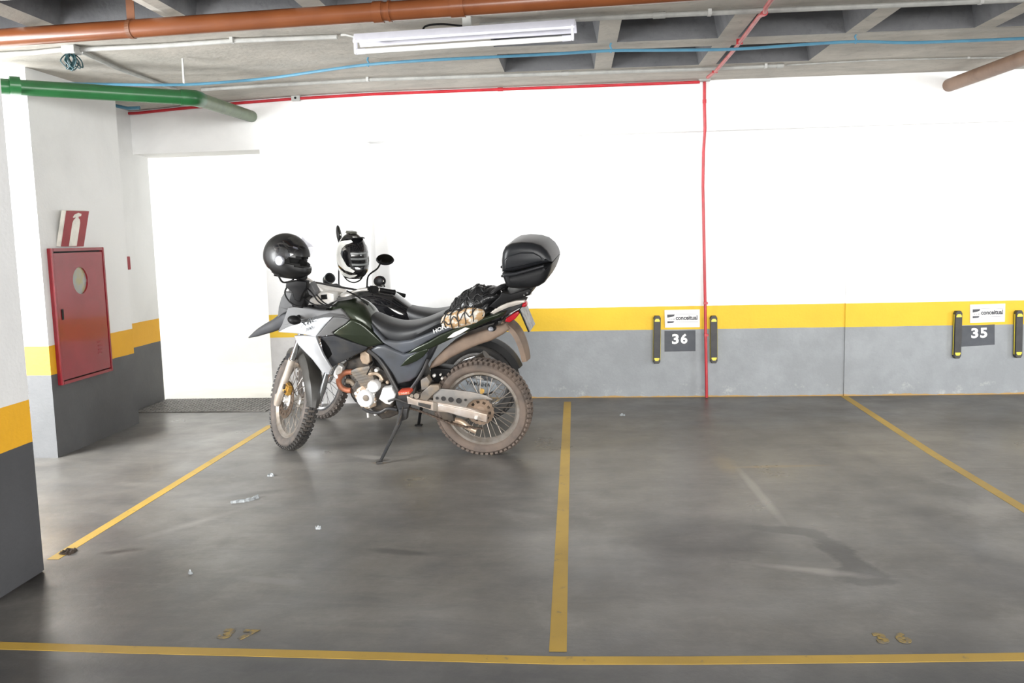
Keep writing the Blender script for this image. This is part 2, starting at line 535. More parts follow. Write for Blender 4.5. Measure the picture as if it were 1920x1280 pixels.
def inset_dirs(pts):
    """inward unit-ish miter offsets of a closed 2D polygon"""
    n = len(pts)
    area_ = sum(pts[i][0] * pts[(i + 1) % n][1] - pts[(i + 1) % n][0] * pts[i][1] for i in range(n))
    sg = 1 if area_ > 0 else -1
    out = []
    for i in range(n):
        a, b, c = Vector(pts[i - 1]), Vector(pts[i]), Vector(pts[(i + 1) % n])
        e1, e2 = (b - a), (c - b)
        if e1.length < 1e-9 or e2.length < 1e-9:
            out.append(Vector((0, 0)))
            continue
        e1.normalize(); e2.normalize()
        n1, n2 = Vector((-e1.y, e1.x)) * sg, Vector((-e2.y, e2.x)) * sg
        m_ = n1 + n2
        if m_.length < 1e-3:
            m_ = n1
        m_.normalize()
        k = 1 / max(.55, m_.dot(n1))
        out.append(m_ * k)
    return out


def slab(mb, pts, thick, rnd=.006, steps=2, dirn=1, both=False):
    """pts: outline of the outer face, (x, y, z) with y outward; grows `thick` inwards, front edge rounded"""
    p2 = [(p[0], p[2]) for p in pts]
    dv = inset_dirs(p2)
    rings = []
    fr = []
    for k in range(steps + 1):
        a = pi / 2 * k / steps
        off, dep = rnd * (1 - sin(a)), rnd * (1 - cos(a))
        fr.append((off, dep))
    lay = fr[:]                                     # from outer face (inset) to full outline
    if both:
        back = [(o, thick - d) for o, d in reversed(fr)]
    else:
        back = [(0, thick)]
    for off, dep in lay + back:
        rings.append([V(p[0] + d.x * off, p[1] - dirn * dep, p[2] + d.y * off) for p, d in zip(pts, dv)])
    n = len(pts)
    base = len(mb.v)
    mb.loft(rings, cap=False)
    for ri in (0, len(rings) - 1):
        tri = tessellate_polygon([[V(p.x, p.z, 0) for p in rings[ri]]])
        for t in tri:
            mb.f.append(tuple(base + ri * n + i for i in t))
    return mb


def poly_prism(mb, outline, o, ux, uy, depth):
    """outline in 2D placed with axes ux, uy at o, extruded by the vector depth"""
    o, ux, uy, depth = V(o), V(ux), V(uy), V(depth)
    a = [o + ux * x + uy * y for x, y in outline]
    b = [p + depth for p in a]
    n = len(a)
    base = len(mb.v)
    mb.loft([a, b], cap=False)
    for t in tessellate_polygon([[V(x, y, 0) for x, y in outline]]):
        mb.f.append(tuple(base + i for i in t))
        mb.f.append(tuple(base + n + i for i in t))
    return mb


def empty(name, matrix=None, loc=None):
    o = bpy.data.objects.new(name, None)
    o.empty_display_size = .1
    COL.objects.link(o)
    if matrix is not None:
        o.matrix_world = matrix
    if loc is not None:
        o.location = loc
    return o


def tag(o, label=None, cat=None, group=None, kind=None):
    if label:
        o['label'] = label
    if cat:
        o['category'] = cat
    if group:
        o['group'] = group
    if kind:
        o['kind'] = kind
    return o


def struct(o):
    o['kind'] = 'structure'
    return o


def text_obj(s, size, name, m, parent, o, ux, uy, extrude=.001, offset=0., width=None, shear=0., height=None):
    c = bpy.data.curves.new(name, 'FONT')
    c.body, c.size, c.extrude, c.offset, c.shear = s, size, extrude, offset, shear
    c.resolution_u = 3
    t = bpy.data.objects.new(name, c)
    COL.objects.link(t)
    me = bpy.data.meshes.new_from_object(t)
    bpy.data.objects.remove(t)
    bpy.data.curves.remove(c)
    xs = [v.co.x for v in me.vertices]
    ys = [v.co.y for v in me.vertices]
    x0, x1, y0, y1 = min(xs), max(xs), min(ys), max(ys)
    k = 1 if width is None else width / (x1 - x0)
    ky = 1 if height is None else height / (y1 - y0)
    o, ux, uy = V(o), V(ux).normalized(), V(uy).normalized()
    uz = ux.cross(uy)
    for v in me.vertices:
        p = v.co
        v.co = o + ux * ((p.x - x0) * k) + uy * ((p.y - y0) * ky) + uz * p.z
    me.materials.append(MT[m])
    ob = bpy.data.objects.new(name, me)
    COL.objects.link(ob)
    if parent is not None:
        ob.parent = parent
    return ob


def px_ray(u, v):
    return AR * ((u - 960) / FPX) + AD * ((v - 640) / FPX) + _f


def on_plane(u, v, n, p0):
    d = px_ray(u, v)
    n = V(n)
    return EYE + d * ((V(p0) - EYE).dot(n) / d.dot(n))


def on_z(u, v, z=0):
    return on_plane(u, v, (0, 0, 1), (0, 0, z))


def on_y(u, v, y):
    return on_plane(u, v, (0, 1, 0), (0, y, 0))


def on_x(u, v, x):
    return on_plane(u, v, (1, 0, 0), (x, 0, 0))


# ------------------------------------------------------------------ the garage shell
D, H = 7.829, 2.727
XL1, XL2 = -3.62, -3.90


def zc(x, y):                                       # underside of the slab, sagging a little towards the left wall
    t = min(max((-1.4 - x) / 2.4, 0), 1)
    return H - .09 * t * t


fl = MB()
fl.box((.9, 1.5, -.1), (16, 12.9, .2))
floor = struct(fl.build('floor', 'floor', smooth=False))
fl = MB()
fl.box((-4.6, 9.5, -.1), (5.5, 3.1, .2))
o = struct(fl.build('floor_beyond_doorway', 'room_floor', smooth=False))
o.name = 'floor_passage'

# back wall: proud lintel beam and pilaster, slightly recessed bay panel, flush part to the right
wb = MB()
PX0, PX1, PX2 = -2.75, -1.80, 2.33
yl, yr = D - .10, D - .02
zb = 2.31
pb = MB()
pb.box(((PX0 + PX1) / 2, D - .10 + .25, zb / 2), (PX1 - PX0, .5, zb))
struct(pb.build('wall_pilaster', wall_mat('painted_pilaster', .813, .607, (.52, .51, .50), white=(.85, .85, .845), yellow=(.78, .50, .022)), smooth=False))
wb.box(((PX2 + 9) / 2, D + .247, zb / 2), (9 - PX2, .5, zb))                         # flush right part
n0 = len(wb.v)
wb.add([(PX1, D + .09, 0), (PX2, D + .01, 0), (PX2, D + .4, 0), (PX1, D + .4, 0), (PX1, D + .09, zb), (PX2, D + .01, zb), (PX2, D + .4, zb), (PX1, D + .4, zb)],
       [(0, 1, 5, 4), (1, 2, 6, 5), (2, 3, 7, 6), (3, 0, 4, 7), (4, 5, 6, 7), (0, 3, 2, 1)])
# beam above
wb.add([(PX0, yl, zb), (9, yr, zb), (9, D + .4, zb), (PX0, D + .4, zb), (PX0, yl, H + .25), (9, yr, H + .25), (9, D + .4, H + .25), (PX0, D + .4, H + .25)],
       [(0, 1, 5, 4), (1, 2, 6, 5), (2, 3, 7, 6), (3, 0, 4, 7), (4, 5, 6, 7), (0, 3, 2, 1)])
wb.add([(XL2 - .3, yl + .0, 2.26), (PX0, yl, 2.27), (PX0, D + .28, 2.27), (XL2 - .3, D + .28, 2.26), (XL2 - .3, yl, H + .25), (PX0, yl, H + .25), (PX0, D + .28, H + .25), (XL2 - .3, D + .28, H + .25)],
       [(0, 1, 5, 4), (1, 2, 6, 5), (2, 3, 7, 6), (3, 0, 4, 7), (4, 5, 6, 7), (0, 3, 2, 1)])
wall_back = struct(wb.build('wall_back', 'wall_back', smooth=False))

# left wall: a proud length carrying the fire cabinet, then a set-back length up to the doorway
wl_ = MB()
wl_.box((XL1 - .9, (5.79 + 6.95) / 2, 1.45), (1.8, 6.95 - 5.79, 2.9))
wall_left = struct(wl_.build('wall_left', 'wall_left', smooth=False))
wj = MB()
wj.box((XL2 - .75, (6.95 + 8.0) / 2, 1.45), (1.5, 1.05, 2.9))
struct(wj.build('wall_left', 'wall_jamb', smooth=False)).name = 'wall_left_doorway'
# far left shell with the daylight opening behind the near pillar
wf = MB()
wf.box((-6.7, -.9, 1.45), (.3, 8.2, 2.9))
wf.box((-6.7, 5.6, 1.45), (.3, .5, 2.9))
wf.box((-6.7, 4.28, 2.75), (.3, 2.2, .4))
struct(wf.build('wall_left', 'plain_white', smooth=False)).name = 'wall_outer_left'
wr = MB()
wr.box((9.05, 1.5, .35), (.3, 13, .7))
wr.box((9.05, 1.5, 2.75), (.3, 13, .4))
for y in (-4.6, -.4, 6.9):
    wr.box((9.05, y, 1.6), (.3, 1.4, 2.0))
struct(wr.build('wall_right', 'plain_white', smooth=False))
wp = MB()
wp.box((1.2, -5.1, .35), (16, .25, .7))
struct(wp.build('wall_front', 'plain_white', smooth=False))
# the bright passage beyond the doorway
pw = MB()
pw.box((-4.6, 10.7, 1.9), (5.5, .2, 3.9))
pw.box((-1.95, 9.5, 1.9), (.2, 2.6, 3.9))
pw.box((-7.25, 9.5, 1.9), (.2, 2.6, 3.9))
struct(pw.build('wall_passage', 'plain_white', smooth=False))

# ceiling: flat margins and waffle coffers with sloping sides
XR = [-7.0, -3.84, -3.03, -2.22, -1.40, -.59, .235, 1.03, 1.855, 2.67, 3.48, 4.30, 9.2]
YR = [-5.2, -.55, .3, 1.15, 2.0, 2.85, 3.70, 4.40, 5.31, 6.25, 7.10, D + .4]
ce = MB()
coffers = []


def is_coffer(i, j):
    if i in (0, len(XR) - 2) or j in (0, len(YR) - 2):
        return False
    ya = YR[j]
    if XR[i] < -1.3 and ya > 4.5:
        return False                                # solid slab near the left wall
    if j == len(YR) - 3 and XR[i] > 1.5:
        return False                                # solid strip beside the back wall on the right
    return True


def quad(a, b, c, d):
    ce.add([a, b, c, d], [(0, 1, 2, 3)])


for i in range(len(XR) - 1):
    for j in range(len(YR) - 1):
        x0, x1, y0, y1 = XR[i], XR[i + 1], YR[j], YR[j + 1]
        if not is_coffer(i, j):
            ns = 4 if x0 < -1.3 else 1
            for k in range(ns):
                xa, xb = x0 + (x1 - x0) * k / ns, x0 + (x1 - x0) * (k + 1) / ns
                quad((xa, y0, zc(xa, y0)), (xa, y1, zc(xa, y1)), (xb, y1, zc(xb, y1)), (xb, y0, zc(xb, y0)))
            continue
        e, ey0, ey1 = .065, (.19 if abs(y0 - 5.31) < .01 else .12), (.19 if abs(y1 - 5.31) < .01 else .12)
        if abs(y1 - 7.10) < .01:
            ey1 = .05
        A = [(x0, y0), (x1, y0), (x1, y1), (x0, y1)]
        B = [(x0 + e, y0 + ey0), (x1 - e, y0 + ey0), (x1 - e, y1 - ey1), (x0 + e, y1 - ey1)]
        C_ = [(x0 + e + .07, y0 + ey0 + .06), (x1 - e - .07, y0 + ey0 + .06), (x1 - e - .07, y1 - ey1 - .06), (x0 + e + .07, y1 - ey1 - .06)]
        for k in range(4):
            l = (k + 1) % 4
            za = [zc(*A[k]), zc(*A[l])]
            quad((*A[k], za[0]), (*A[l], za[1]), (*B[l], H), (*B[k], H))
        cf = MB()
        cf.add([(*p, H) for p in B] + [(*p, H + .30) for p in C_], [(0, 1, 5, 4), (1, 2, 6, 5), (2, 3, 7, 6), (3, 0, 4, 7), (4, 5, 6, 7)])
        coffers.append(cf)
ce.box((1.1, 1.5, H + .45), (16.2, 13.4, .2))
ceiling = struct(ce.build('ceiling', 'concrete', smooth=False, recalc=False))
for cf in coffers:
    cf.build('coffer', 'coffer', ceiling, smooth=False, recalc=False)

# near pillar at the left edge of the view
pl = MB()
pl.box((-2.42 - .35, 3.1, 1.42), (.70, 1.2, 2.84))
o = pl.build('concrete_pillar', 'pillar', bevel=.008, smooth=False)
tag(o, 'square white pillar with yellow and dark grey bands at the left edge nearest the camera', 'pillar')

# doorway threshold: worn steel chequer plate with its raised pattern
gx0, gx1, gy0, gy1 = XL2 + .01, -2.70, 7.38, 8.02
g = MB()
g.box(((gx0 + gx1) / 2, (gy0 + gy1) / 2, .004), (gx1 - gx0, gy1 - gy0, .008))
grate = g.build('threshold_plate', 'grate', bevel=.002, smooth=False)
tag(grate, 'worn grey steel chequer plate across the doorway threshold', 'floor plate')
t_ = MB()
for i in range(30):
    for j in range(16):
        x = gx0 + .03 + i * (gx1 - gx0 - .06) / 29
        y = gy0 + .03 + j * (gy1 - gy0 - .06) / 15
        a = pi / 4 if (i + j) % 2 else -pi / 4
        t_.box((x, y, .0095), (.032, .007, .004), Matrix.Rotation(a, 3, 'Z'))
o = t_.build('raised_tread', 'grate', grate, smooth=False)
o['kind'] = 'stuff'


# ------------------------------------------------------------------ painted lines and numbers on the floor
def ribbon(name, pts, w, parent=floor, z=.0012, m='line'):
    mb = MB()
    pts = [V(p) for p in pts]
    L, Rr = [], []
    for i, p in enumerate(pts):
        t = (pts[min(i + 1, len(pts) - 1)] - pts[max(i - 1, 0)]).normalized()
        nn = V(-t.y, t.x, 0)
        L.append(V(p.x, p.y, 0) + nn * w / 2)
        Rr.append(V(p.x, p.y, 0) - nn * w / 2)
    vs, fs = [], []
    for a, b in zip(L, Rr):
        vs += [a + V(0, 0, z), b + V(0, 0, z), a, b]
    for i in range(len(pts) - 1):
        q, r = 4 * i, 4 * i + 4
        fs += [(q, q + 1, r + 1, r), (q, r, r + 2, q + 2), (q + 1, q + 3, r + 3, r + 1)]
    mb.add(vs, fs)
    return mb.build(name, m, parent, smooth=False)


fpts = [on_z(u, v) for u, v in [(-260, 1200), (0, 1210), (250, 1218), (500, 1224), (800, 1232), (1050, 1238), (1300, 1238), (1500, 1236), (1700, 1234), (1920, 1231)]]
fpts.append(fpts[-1] * 2 - fpts[-2])
ribbon('parking_line', fpts, .056)
ribbon('parking_line', [on_z(1064, 753), on_z(1054, 1000), on_z(1046, 1222)], .062)
ribbon('parking_line', [on_z(508, 797), on_z(300, 925), on_z(98, 1049)], .056)
ribbon('parking_line', [on_z(1582, 742), on_z(1750, 851), on_z(1920, 954), on_z(2100, 1066)], .062)
# older, half erased yellow mark inside bay 36


def floor_digits(txt, u0, v0, u1, v1, u2, v2):
    a, b, c = on_z(u0, v0), on_z(u1, v1), on_z(u2, v2)
    ux = (b - a)
    text_obj(txt, .12, 'floor_number', 'worn', floor, V(a.x, a.y, .0012), ux, V(-ux.y, ux.x, 0), .0008, .006, width=ux.length, height=.085)


floor_digits('3 7', 404, 1197, 470, 1200, 437, 1180)
floor_digits('3 6', 1648, 1206, 1714, 1206, 1680, 1187)


# ------------------------------------------------------------------ wall numbers, signs, bumpers
def wall_y(x):                                      # surface of the back wall
    return D + .09 - .08 * (x - PX1) / (PX2 - PX1) if x < PX2 else D - .003


def number_panel(txt, c4, d4):
    a = [on_y(u, v, wall_y(on_y(u, v, D).x) - .002) for u, v in c4]
    mb = MB()
    mb.loft([[p + V(0, .0015, 0) for p in a], a])
    pnl = mb.build('number_panel', 'number_gray', wall_back, smooth=False)
    p, q, r = [on_y(u, v, wall_y(on_y(u, v, D).x) - .0035) for u, v in d4]
    for k, ch in enumerate(txt):
        w = (q - p).length * .44
        text_obj(ch, .1, 'painted_digit', 'paint_white', pnl, p + (q - p) * (.0 if k == 0 else .56), q - p, r - p, .0012, .0035, width=w, height=(r - p).length)


number_panel('36', [(1246, 620), (1304, 619), (1304, 658), (1246, 659)], [(1260, 645), (1289, 644), (1260, 626)])
number_panel('35', [(1800, 611), (1865, 608), (1865, 646), (1800, 650)], [(1821, 634), (1851, 633), (1821, 615)])


def wall_sign(c4, label):
    yy = min(wall_y(on_y(*c4[0], D).x), wall_y(on_y(*c4[1], D).x))
    a = [on_y(u, v, yy - .006) for u, v in c4]       # TL TR BR BL
    root_loc = (a[2] + a[3]) / 2
    e = empty('company_sign', loc=root_loc)
    tag(e, label, 'sign')
    loc = lambda p: p - root_loc
    mb = MB()
    mb.loft([[loc(p) for p in a], [loc(p) + V(0, .0055, 0) for p in a]])
    mb.build('sign_board', 'sign_white', e, smooth=False)
    ux, uz = (a[1] - a[0]), (a[0] - a[3])

    def P(x, y):
        return loc(a[3] + ux * x + uz * y - V(0, .0012, 0))
    lg = MB()
    for pts in ([(.07, .74), (.29, .74), (.26, .63), (.19, .6), (.07, .56)], [(.07, .36), (.27, .36), (.24, .27), (.07, .25)]):
        poly_prism(lg, pts, P(0, 0), ux, uz, (0, .001, 0))
    for xx in (.11, .17, .23, .27):
        poly_prism(lg, [(xx, .44), (xx + .018, .44), (xx + .018, .5), (xx, .5)], P(0, 0), ux, uz, (0, .001, 0))
    lg.build('logo', 'sign_ink', e, smooth=False)
    text_obj('conceitual', .1, 'lettering', 'sign_ink', e, P(.31, .42), ux, uz, .0005, .0035, width=ux.length * .62, height=uz.length * .26)
    ln = MB()
    poly_prism(ln, [(.31, .75), (.95, .75), (.95, .765), (.31, .765)], P(0, 0), ux, uz, (0, .001, 0))
    poly_prism(ln, [(.31, .29), (.95, .29), (.95, .305), (.31, .305)], P(0, 0), ux, uz, (0, .001, 0))
    ln.build('rule', 'sign_ink', e, smooth=False)


wall_sign([(1246, 581), (1312, 580), (1312, 613), (1247, 614)], 'white company sign on the yellow band between the left bumper and the vertical red conduit')
wall_sign([(1819, 571), (1885, 569), (1884, 603), (1819, 605)], 'white company sign nearest the right edge, between the two right hand bumpers')


def bumper(u0, v0, u1, v1, label):
    yy = wall_y(on_y(u0, v0, D).x)
    a, b = on_y(u0, v0, yy - .045), on_y(u1, v1, yy - .045)
    c = (a + b) / 2
    up = (a - b)
    Ln = up.length
    e = empty('wall_bumper', loc=V(b.x, yy, b.z))
    e.rotation_euler = (0, math.atan2(up.x, up.z), 0)
    tag(e, label, 'wall bumper', 'rubber wall bumpers on the grey and yellow wall')
    w = .062
    mb = MB()
    ring = lambda y, k: [V(x, y, z) for x, z in [(-w / 2 * k, .02), (-w / 2 * k + .012, 0), (w / 2 * k - .012, 0), (w / 2 * k, .02), (w / 2 * k, Ln - .02), (w / 2 * k - .012, Ln), (-w / 2 * k + .012, Ln), (-w / 2 * k, Ln - .02)]]
    mb.loft([ring(-.001, 1), ring(-.038, 1), ring(-.046, .86)])
    mb.build('rubber_body', 'bumper_rubber', e, smooth=False)
    ed = MB()
    for sx in (-1, 1):
        ed.box((sx * (w / 2 + .001), -.024, Ln / 2), (.003, .012, Ln - .06))
    ed.build('yellow_edge', 'bumper_yellow', e, smooth=False, label='thin yellow strip along the side')
    for top in (0, 1):
        t = MB()
        z0 = Ln - .052 if top else .052
        sg = 1 if top else -1
        poly_prism(t, [(-.022, 0), (.022, 0), (.022, sg * .012), (.012, sg * .026), (-.012, sg * .026), (-.022, sg * .012)], (0, -.0455, z0), (1, 0, 0), (0, 0, 1), (0, -.003, 0))
        t.build('reflector', 'bumper_yellow', e, smooth=False, label='yellow reflector')


bumper(1232.5, 592, 1231.5, 682, 'black wall bumper left of the vertical red conduit, beside the dark number panel')
bumper(1338.5, 592, 1339, 681, 'black wall bumper just right of the vertical red conduit')
bumper(1798.5, 583, 1795.5, 672, 'black wall bumper third from the left, overlapping the dark number panel')
bumper(1912.5, 582, 1910.5, 671, 'black wall bumper cut by the right edge of the photo')

# ------------------------------------------------------------------ fire hose cabinet and its sign
fx = XL1
cb = [(on_x(u, v, fx + .03)) for u, v in [(88, 463), (189, 463), (209, 697), (113, 723)]]
y0, y1 = 5.86, 6.545
z0, z1 = .50, 1.452
base = V(fx, (y0 + y1) / 2, z0)
fc = empty('fire_hose_cabinet', loc=base)
tag(fc, 'red metal fire hose cabinet with an oval window on the left wall', 'fire cabinet')
hw, hh = (y1 - y0) / 2, z1 - z0
mb = MB()
fr = .022
for c, s in [((.0175, -hw + fr / 2, hh / 2), (.035, fr, hh)), ((.0175, hw - fr / 2, hh / 2), (.035, fr, hh)), ((.0175, 0, fr / 2), (.035, 2 * hw - 2 * fr, fr)), ((.0175, 0, hh - fr / 2), (.035, 2 * hw - 2 * fr, fr))]:
    mb.box(c, s)
mb.build('cabinet_frame', 'red_enamel', fc, bevel=.003, smooth=False)
mb = MB()
mb.box((.006, 0, hh / 2), (.010, 2 * hw - 2 * fr, hh - 2 * fr))
mb.build('cabinet_back', 'black_gap', fc, smooth=False)
# door leaf with a real oval hole
door = MB()
dw, dz0, dz1 = hw - fr - .007, fr + .009, hh - fr - .012
oc, oy, oz = (-.005, .715), .098, .098
nn = 48
inn = [(oc[0] + oy * cos(2 * pi * k / nn), oc[1] + oz * sin(2 * pi * k / nn)) for k in range(nn)]


def rect_pt(a):
    dx, dy = cos(a), sin(a)
    tx = ((dw - oc[0]) if dx > 0 else (dw + oc[0])) / max(abs(dx), 1e-6)
    ty = ((dz1 - oc[1]) if dy > 0 else (oc[1] - dz0)) / max(abs(dy), 1e-6)
    t = min(tx, ty)
    return (oc[0] + dx * t, oc[1] + dy * t)


outr = [rect_pt(2 * pi * k / nn) for k in range(nn)]
for cx, cy in ((-dw, dz0), (dw, dz0), (dw, dz1), (-dw, dz1)):
    j = min(range(nn), key=lambda q: (outr[q][0] - cx) ** 2 + (outr[q][1] - cy) ** 2)
    outr[j] = (cx, cy)
rings = [[V(x, a, b) for a, b in pts] for x, pts in ((.030, inn), (.030, outr), (.012, outr), (.012, inn))]
door.loft(rings, closed=True)
dl = door.build('cabinet_door', 'red_enamel', fc, smooth=False)
w_ = MB()
w_.lathe([(.106, 0), (.106, .006)], (.011, oc[0], oc[1]), (1, 0, 0), 32)
w_.build('viewing_window', 'sign_glass', dl, label='grey oval viewing window')
h_ = MB()
h_.box((.033, -dw + .045, .49), (.008, .02, .075))
h_.build('latch', 'black_gap', dl, bevel=.002, smooth=False, label='dark recessed latch')
vt = MB()
for k in range(4):
    vt.box((.0305, dw - .13, .16 + k * .028), (.002, .05, .010))
vt.build('vent_slot', 'red_dull', dl, smooth=False)

# extinguisher sign: pale-backed red plate leaning out above the cabinet
q = [on_x(u, v, x) for u, v, x in [(125, 395, fx + .075), (167, 396, fx + .075), (157, 462, fx + .03), (115, 462, fx + .03)]]
sroot = (q[2] + q[3]) / 2
sg = empty('extinguisher_sign', loc=sroot)
tag(sg, 'red sign with a white fire extinguisher symbol above the red cabinet', 'sign')
q = [p - sroot for p in q]
nrm = (q[1] - q[0]).cross(q[3] - q[0]).normalized()
if nrm.x < 0:
    nrm = -nrm
mb = MB()
mb.loft([q, [p - nrm * .003 for p in q]])
mb.build('sign_face', 'red_dull', sg, smooth=False)
mb = MB()
mb.loft([[p - nrm * .003 - V(0, .012, 0) for p in q], [p - nrm * .03 - V(0, .012, 0) for p in q]])
mb.build('sign_back', 'cream', sg, smooth=False, label='pale backing edge')
ux, uz = q[1] - q[0], q[0] - q[3]
mb = MB()
poly_prism(mb, [(.32, .0), (.66, .0), (.66, .66), (.62, .76), (.55, .80), (.55, .84), (.66, .86), (.66, .92), (.52, .95), (.36, .90), (.30, .82), (.36, .80), (.42, .84), (.42, .79), (.36, .75), (.32, .66)], q[3] + nrm * .0005, ux, uz, nrm * .0015)
mb.build('extinguisher_symbol', 'cream', sg, smooth=False)

# small red plate beside the doorway
p = on_x(241.5, 493, XL2 + .01)
mb = MB()
mb.box((XL2 + .006, p.y, p.z), (.012, .055, .115))
o = mb.build('call_point_plate', 'red_dull', bevel=.003, smooth=False)
tag(o, 'tiny dark red plate on the wall beside the bright doorway', 'plate')


# ------------------------------------------------------------------ pipes, conduits, cable and lamp under the ceiling
def clamp_ring(pts_dir, p, r, w, name, m, parent):
    mb = MB()
    d = V(pts_dir).normalized()
    mb.lathe([(r * .98, -w / 2), (r * 1.12, -w / 2), (r * 1.12, w / 2), (r * .98, w / 2)], p, d, 20, closed=True)
    return mb.build(name, m, parent)


op = [on_z(0, 71, 2.625), on_z(720, 22, 2.625)]
dr = (op[1] - op[0]).normalized()
a, b = op[0] - dr * 3.2, op[1] + dr * 9
oe = empty('drain_pipe', loc=a)
tag(oe, 'thick orange brown drain pipe running along the ceiling at the top', 'pipe')
mb = MB()
mb.tube([V(0, 0, 0), b - a], .0485, 24)
mb.build('pipe', 'orange_pipe', oe)
for u, v, w in ((709, 22, .05), (731, 21, .012), (860, 14, .07)):
    p = on_z(u, v, 2.625)
    t = (p - a).dot(dr)
    clamp_ring(dr, dr * t, .0485, w, 'coupling', 'orange_pipe', oe)
p = on_z(249, 55, 2.625)
t = (p - a).dot(dr)
st = MB()
st.lathe([(.046, -.012), (.052, -.012), (.052, .012), (.046, .012)], dr * t, dr, 24, closed=True)
st.box(dr * t + V(0, 0, .10), (.045, .004, .11))
st.build('hanging_strap', 'orange_dark', oe, smooth=False, label='dark brown hanging strap')

# green pipe with elbow running to the back wall
zg = 2.475
E0, E1 = on_z(-60, 158, zg), on_z(366, 184, zg)
E2 = on_y(474, 219, D - .06)
ge = empty('green_pipe', loc=E1)
tag(ge, 'green painted pipe with an elbow below the ceiling at the left', 'pipe')
mb = MB()
mb.tube([E0 - E1, V(0, 0, 0)], .05, 20)
mb.build('pipe', 'green_pipe', ge)
mb = MB()
mb.tube([V(0, 0, 0), E2 - E1 + (E2 - E1).normalized() * .0], .05, 20)
mb.build('pipe', 'olive_pipe', ge, label='dull olive green stub running to the wall')
mb = MB()
d1, d2 = (E0 - E1).normalized(), (E2 - E1).normalized()
mb.tube(catmull([d1 * .10, d1 * .04, V(0, 0, 0) + (d1 + d2) * .01, d2 * .04, d2 * .10], 4), .056, 20)
mb.build('elbow', 'green_pipe', ge)
p = on_z(28, 160, zg)
clamp_ring(d1, (p - E1), .05, .06, 'coupling', 'green_pipe', ge)
p = on_z(346, 172, zg) - E1
mb = MB()
mb.box((p.x, p.y, (H - zg) / 2 + .01), (.012, .010, H - zg - .09))
mb.build('hanger', 'conduit', ge, smooth=False)

# brown pipe at the upper right going into the back wall
B1 = on_y(1776, 161, D - .03)
B0 = on_z(1960, 94, B1.z)
be = empty('brown_pipe', loc=B1)
tag(be, 'dull brown pipe at the upper right running to the white wall', 'pipe')
mb = MB()
d = (B0 - B1).normalized()
mb.tube([d * .0, B0 - B1 + d * 2.0], .053, 20)
mb.build('pipe', 'brown_pipe', be)
clamp_ring(d, d * .004, .052, .03, 'end_collar', 'brown_pipe', be)


def conduit(name, pts, r, m, label, clips=(), cat='conduit', clipm=None, collars=()):
    pts = [V(p) for p in pts]
    e = empty(name, loc=pts[0])
    tag(e, label, cat)
    mb = MB()
    mb.tube([p - pts[0] for p in pts], r, 10)
    mb.build('tube', m, e)
    for p, w in collars:
        p = V(p)
        i = min(range(len(pts) - 1), key=lambda k: ((pts[k] + pts[k + 1]) / 2 - p).length)
        dd = (pts[i + 1] - pts[i]).normalized()
        q = pts[i] + dd * (p - pts[i]).dot(dd)
        c = MB()
        c.cyl(q - pts[0] - dd * w / 2, q - pts[0] + dd * w / 2, r * 1.25, 12)
        c.build('sleeve', clipm or m, e)
    for p in clips:
        p = V(p)
        i = min(range(len(pts) - 1), key=lambda k: ((pts[k] + pts[k + 1]) / 2 - p).length)
        dd = (pts[i + 1] - pts[i]).normalized()
        q = pts[i] + dd * (p - pts[i]).dot(dd)
        c = MB()
        R = dd.to_track_quat('X', 'Z').to_matrix()
        c.box(q - pts[0] + R @ V(0, 0, r * .35), (.02, r * 2.9, r * 2.6), R)
        c.build('clip', clipm or 'conduit_light', e, smooth=False)
    return e


def zceil(u, v, dz):
    p = on_z(u, v, H - dz)
    for _ in range(4):
        p = on_z(u, v, zc(p.x, p.y) - dz)
    return p


pn = [zceil(u, v, .02) for u, v in [(-40, 104), (60, 99), (120, 93)]]
conduit('grey_conduit', pn, .014, 'conduit_light', 'pale grey conduit along the ceiling left of the open junction box')
pn = [zceil(u, v, .02) for u, v in [(150, 93), (300, 86), (430, 77), (632, 69)]]
conduit('grey_conduit', pn, .014, 'conduit_light', 'pale grey conduit from the junction box towards the lamp', clips=[zceil(434, 76, .02)])
pn = [zceil(u, v, .02) for u, v in [(900, 47), (1040, 38), (1250, 28), (1500, 17), (1760, 6), (2000, -5)]]
conduit('grey_conduit', pn, .015, 'conduit', 'grey conduit along the ceiling right of the lamp', clips=[zceil(1330, 25, .02), zceil(1838, 3, .02)], collars=[(zceil(1236, 29, .02), .07)])
pn = [zceil(u, v, .018) for u, v in [(378, 168), (520, 159), (700, 149), (1050, 138), (1300, 130), (1470, 123)]]
conduit('grey_conduit', pn, .014, 'conduit', 'long grey conduit on the ceiling close to the back wall', clips=[zceil(690, 150, .018), zceil(1435, 125, .018)], collars=[(zceil(1060, 138, .018), .05), (zceil(1463, 123, .018), .05)])
pn = [zceil(u, v, .008) for u, v in [(1475, 122), (1640, 113), (1800, 109), (1960, 107)]]
conduit('thin_cable', pn, .006, 'conduit', 'thin grey cable continuing along the ceiling edge at the right', clips=[zceil(1815, 109, .008)], cat='cable')
pn = [zceil(u, v, .016) for u, v in [(152, 97), (220, 128), (330, 168)]]
conduit('grey_conduit', pn, .014, 'conduit', 'grey conduit crossing the ceiling diagonally from the junction box', clips=())

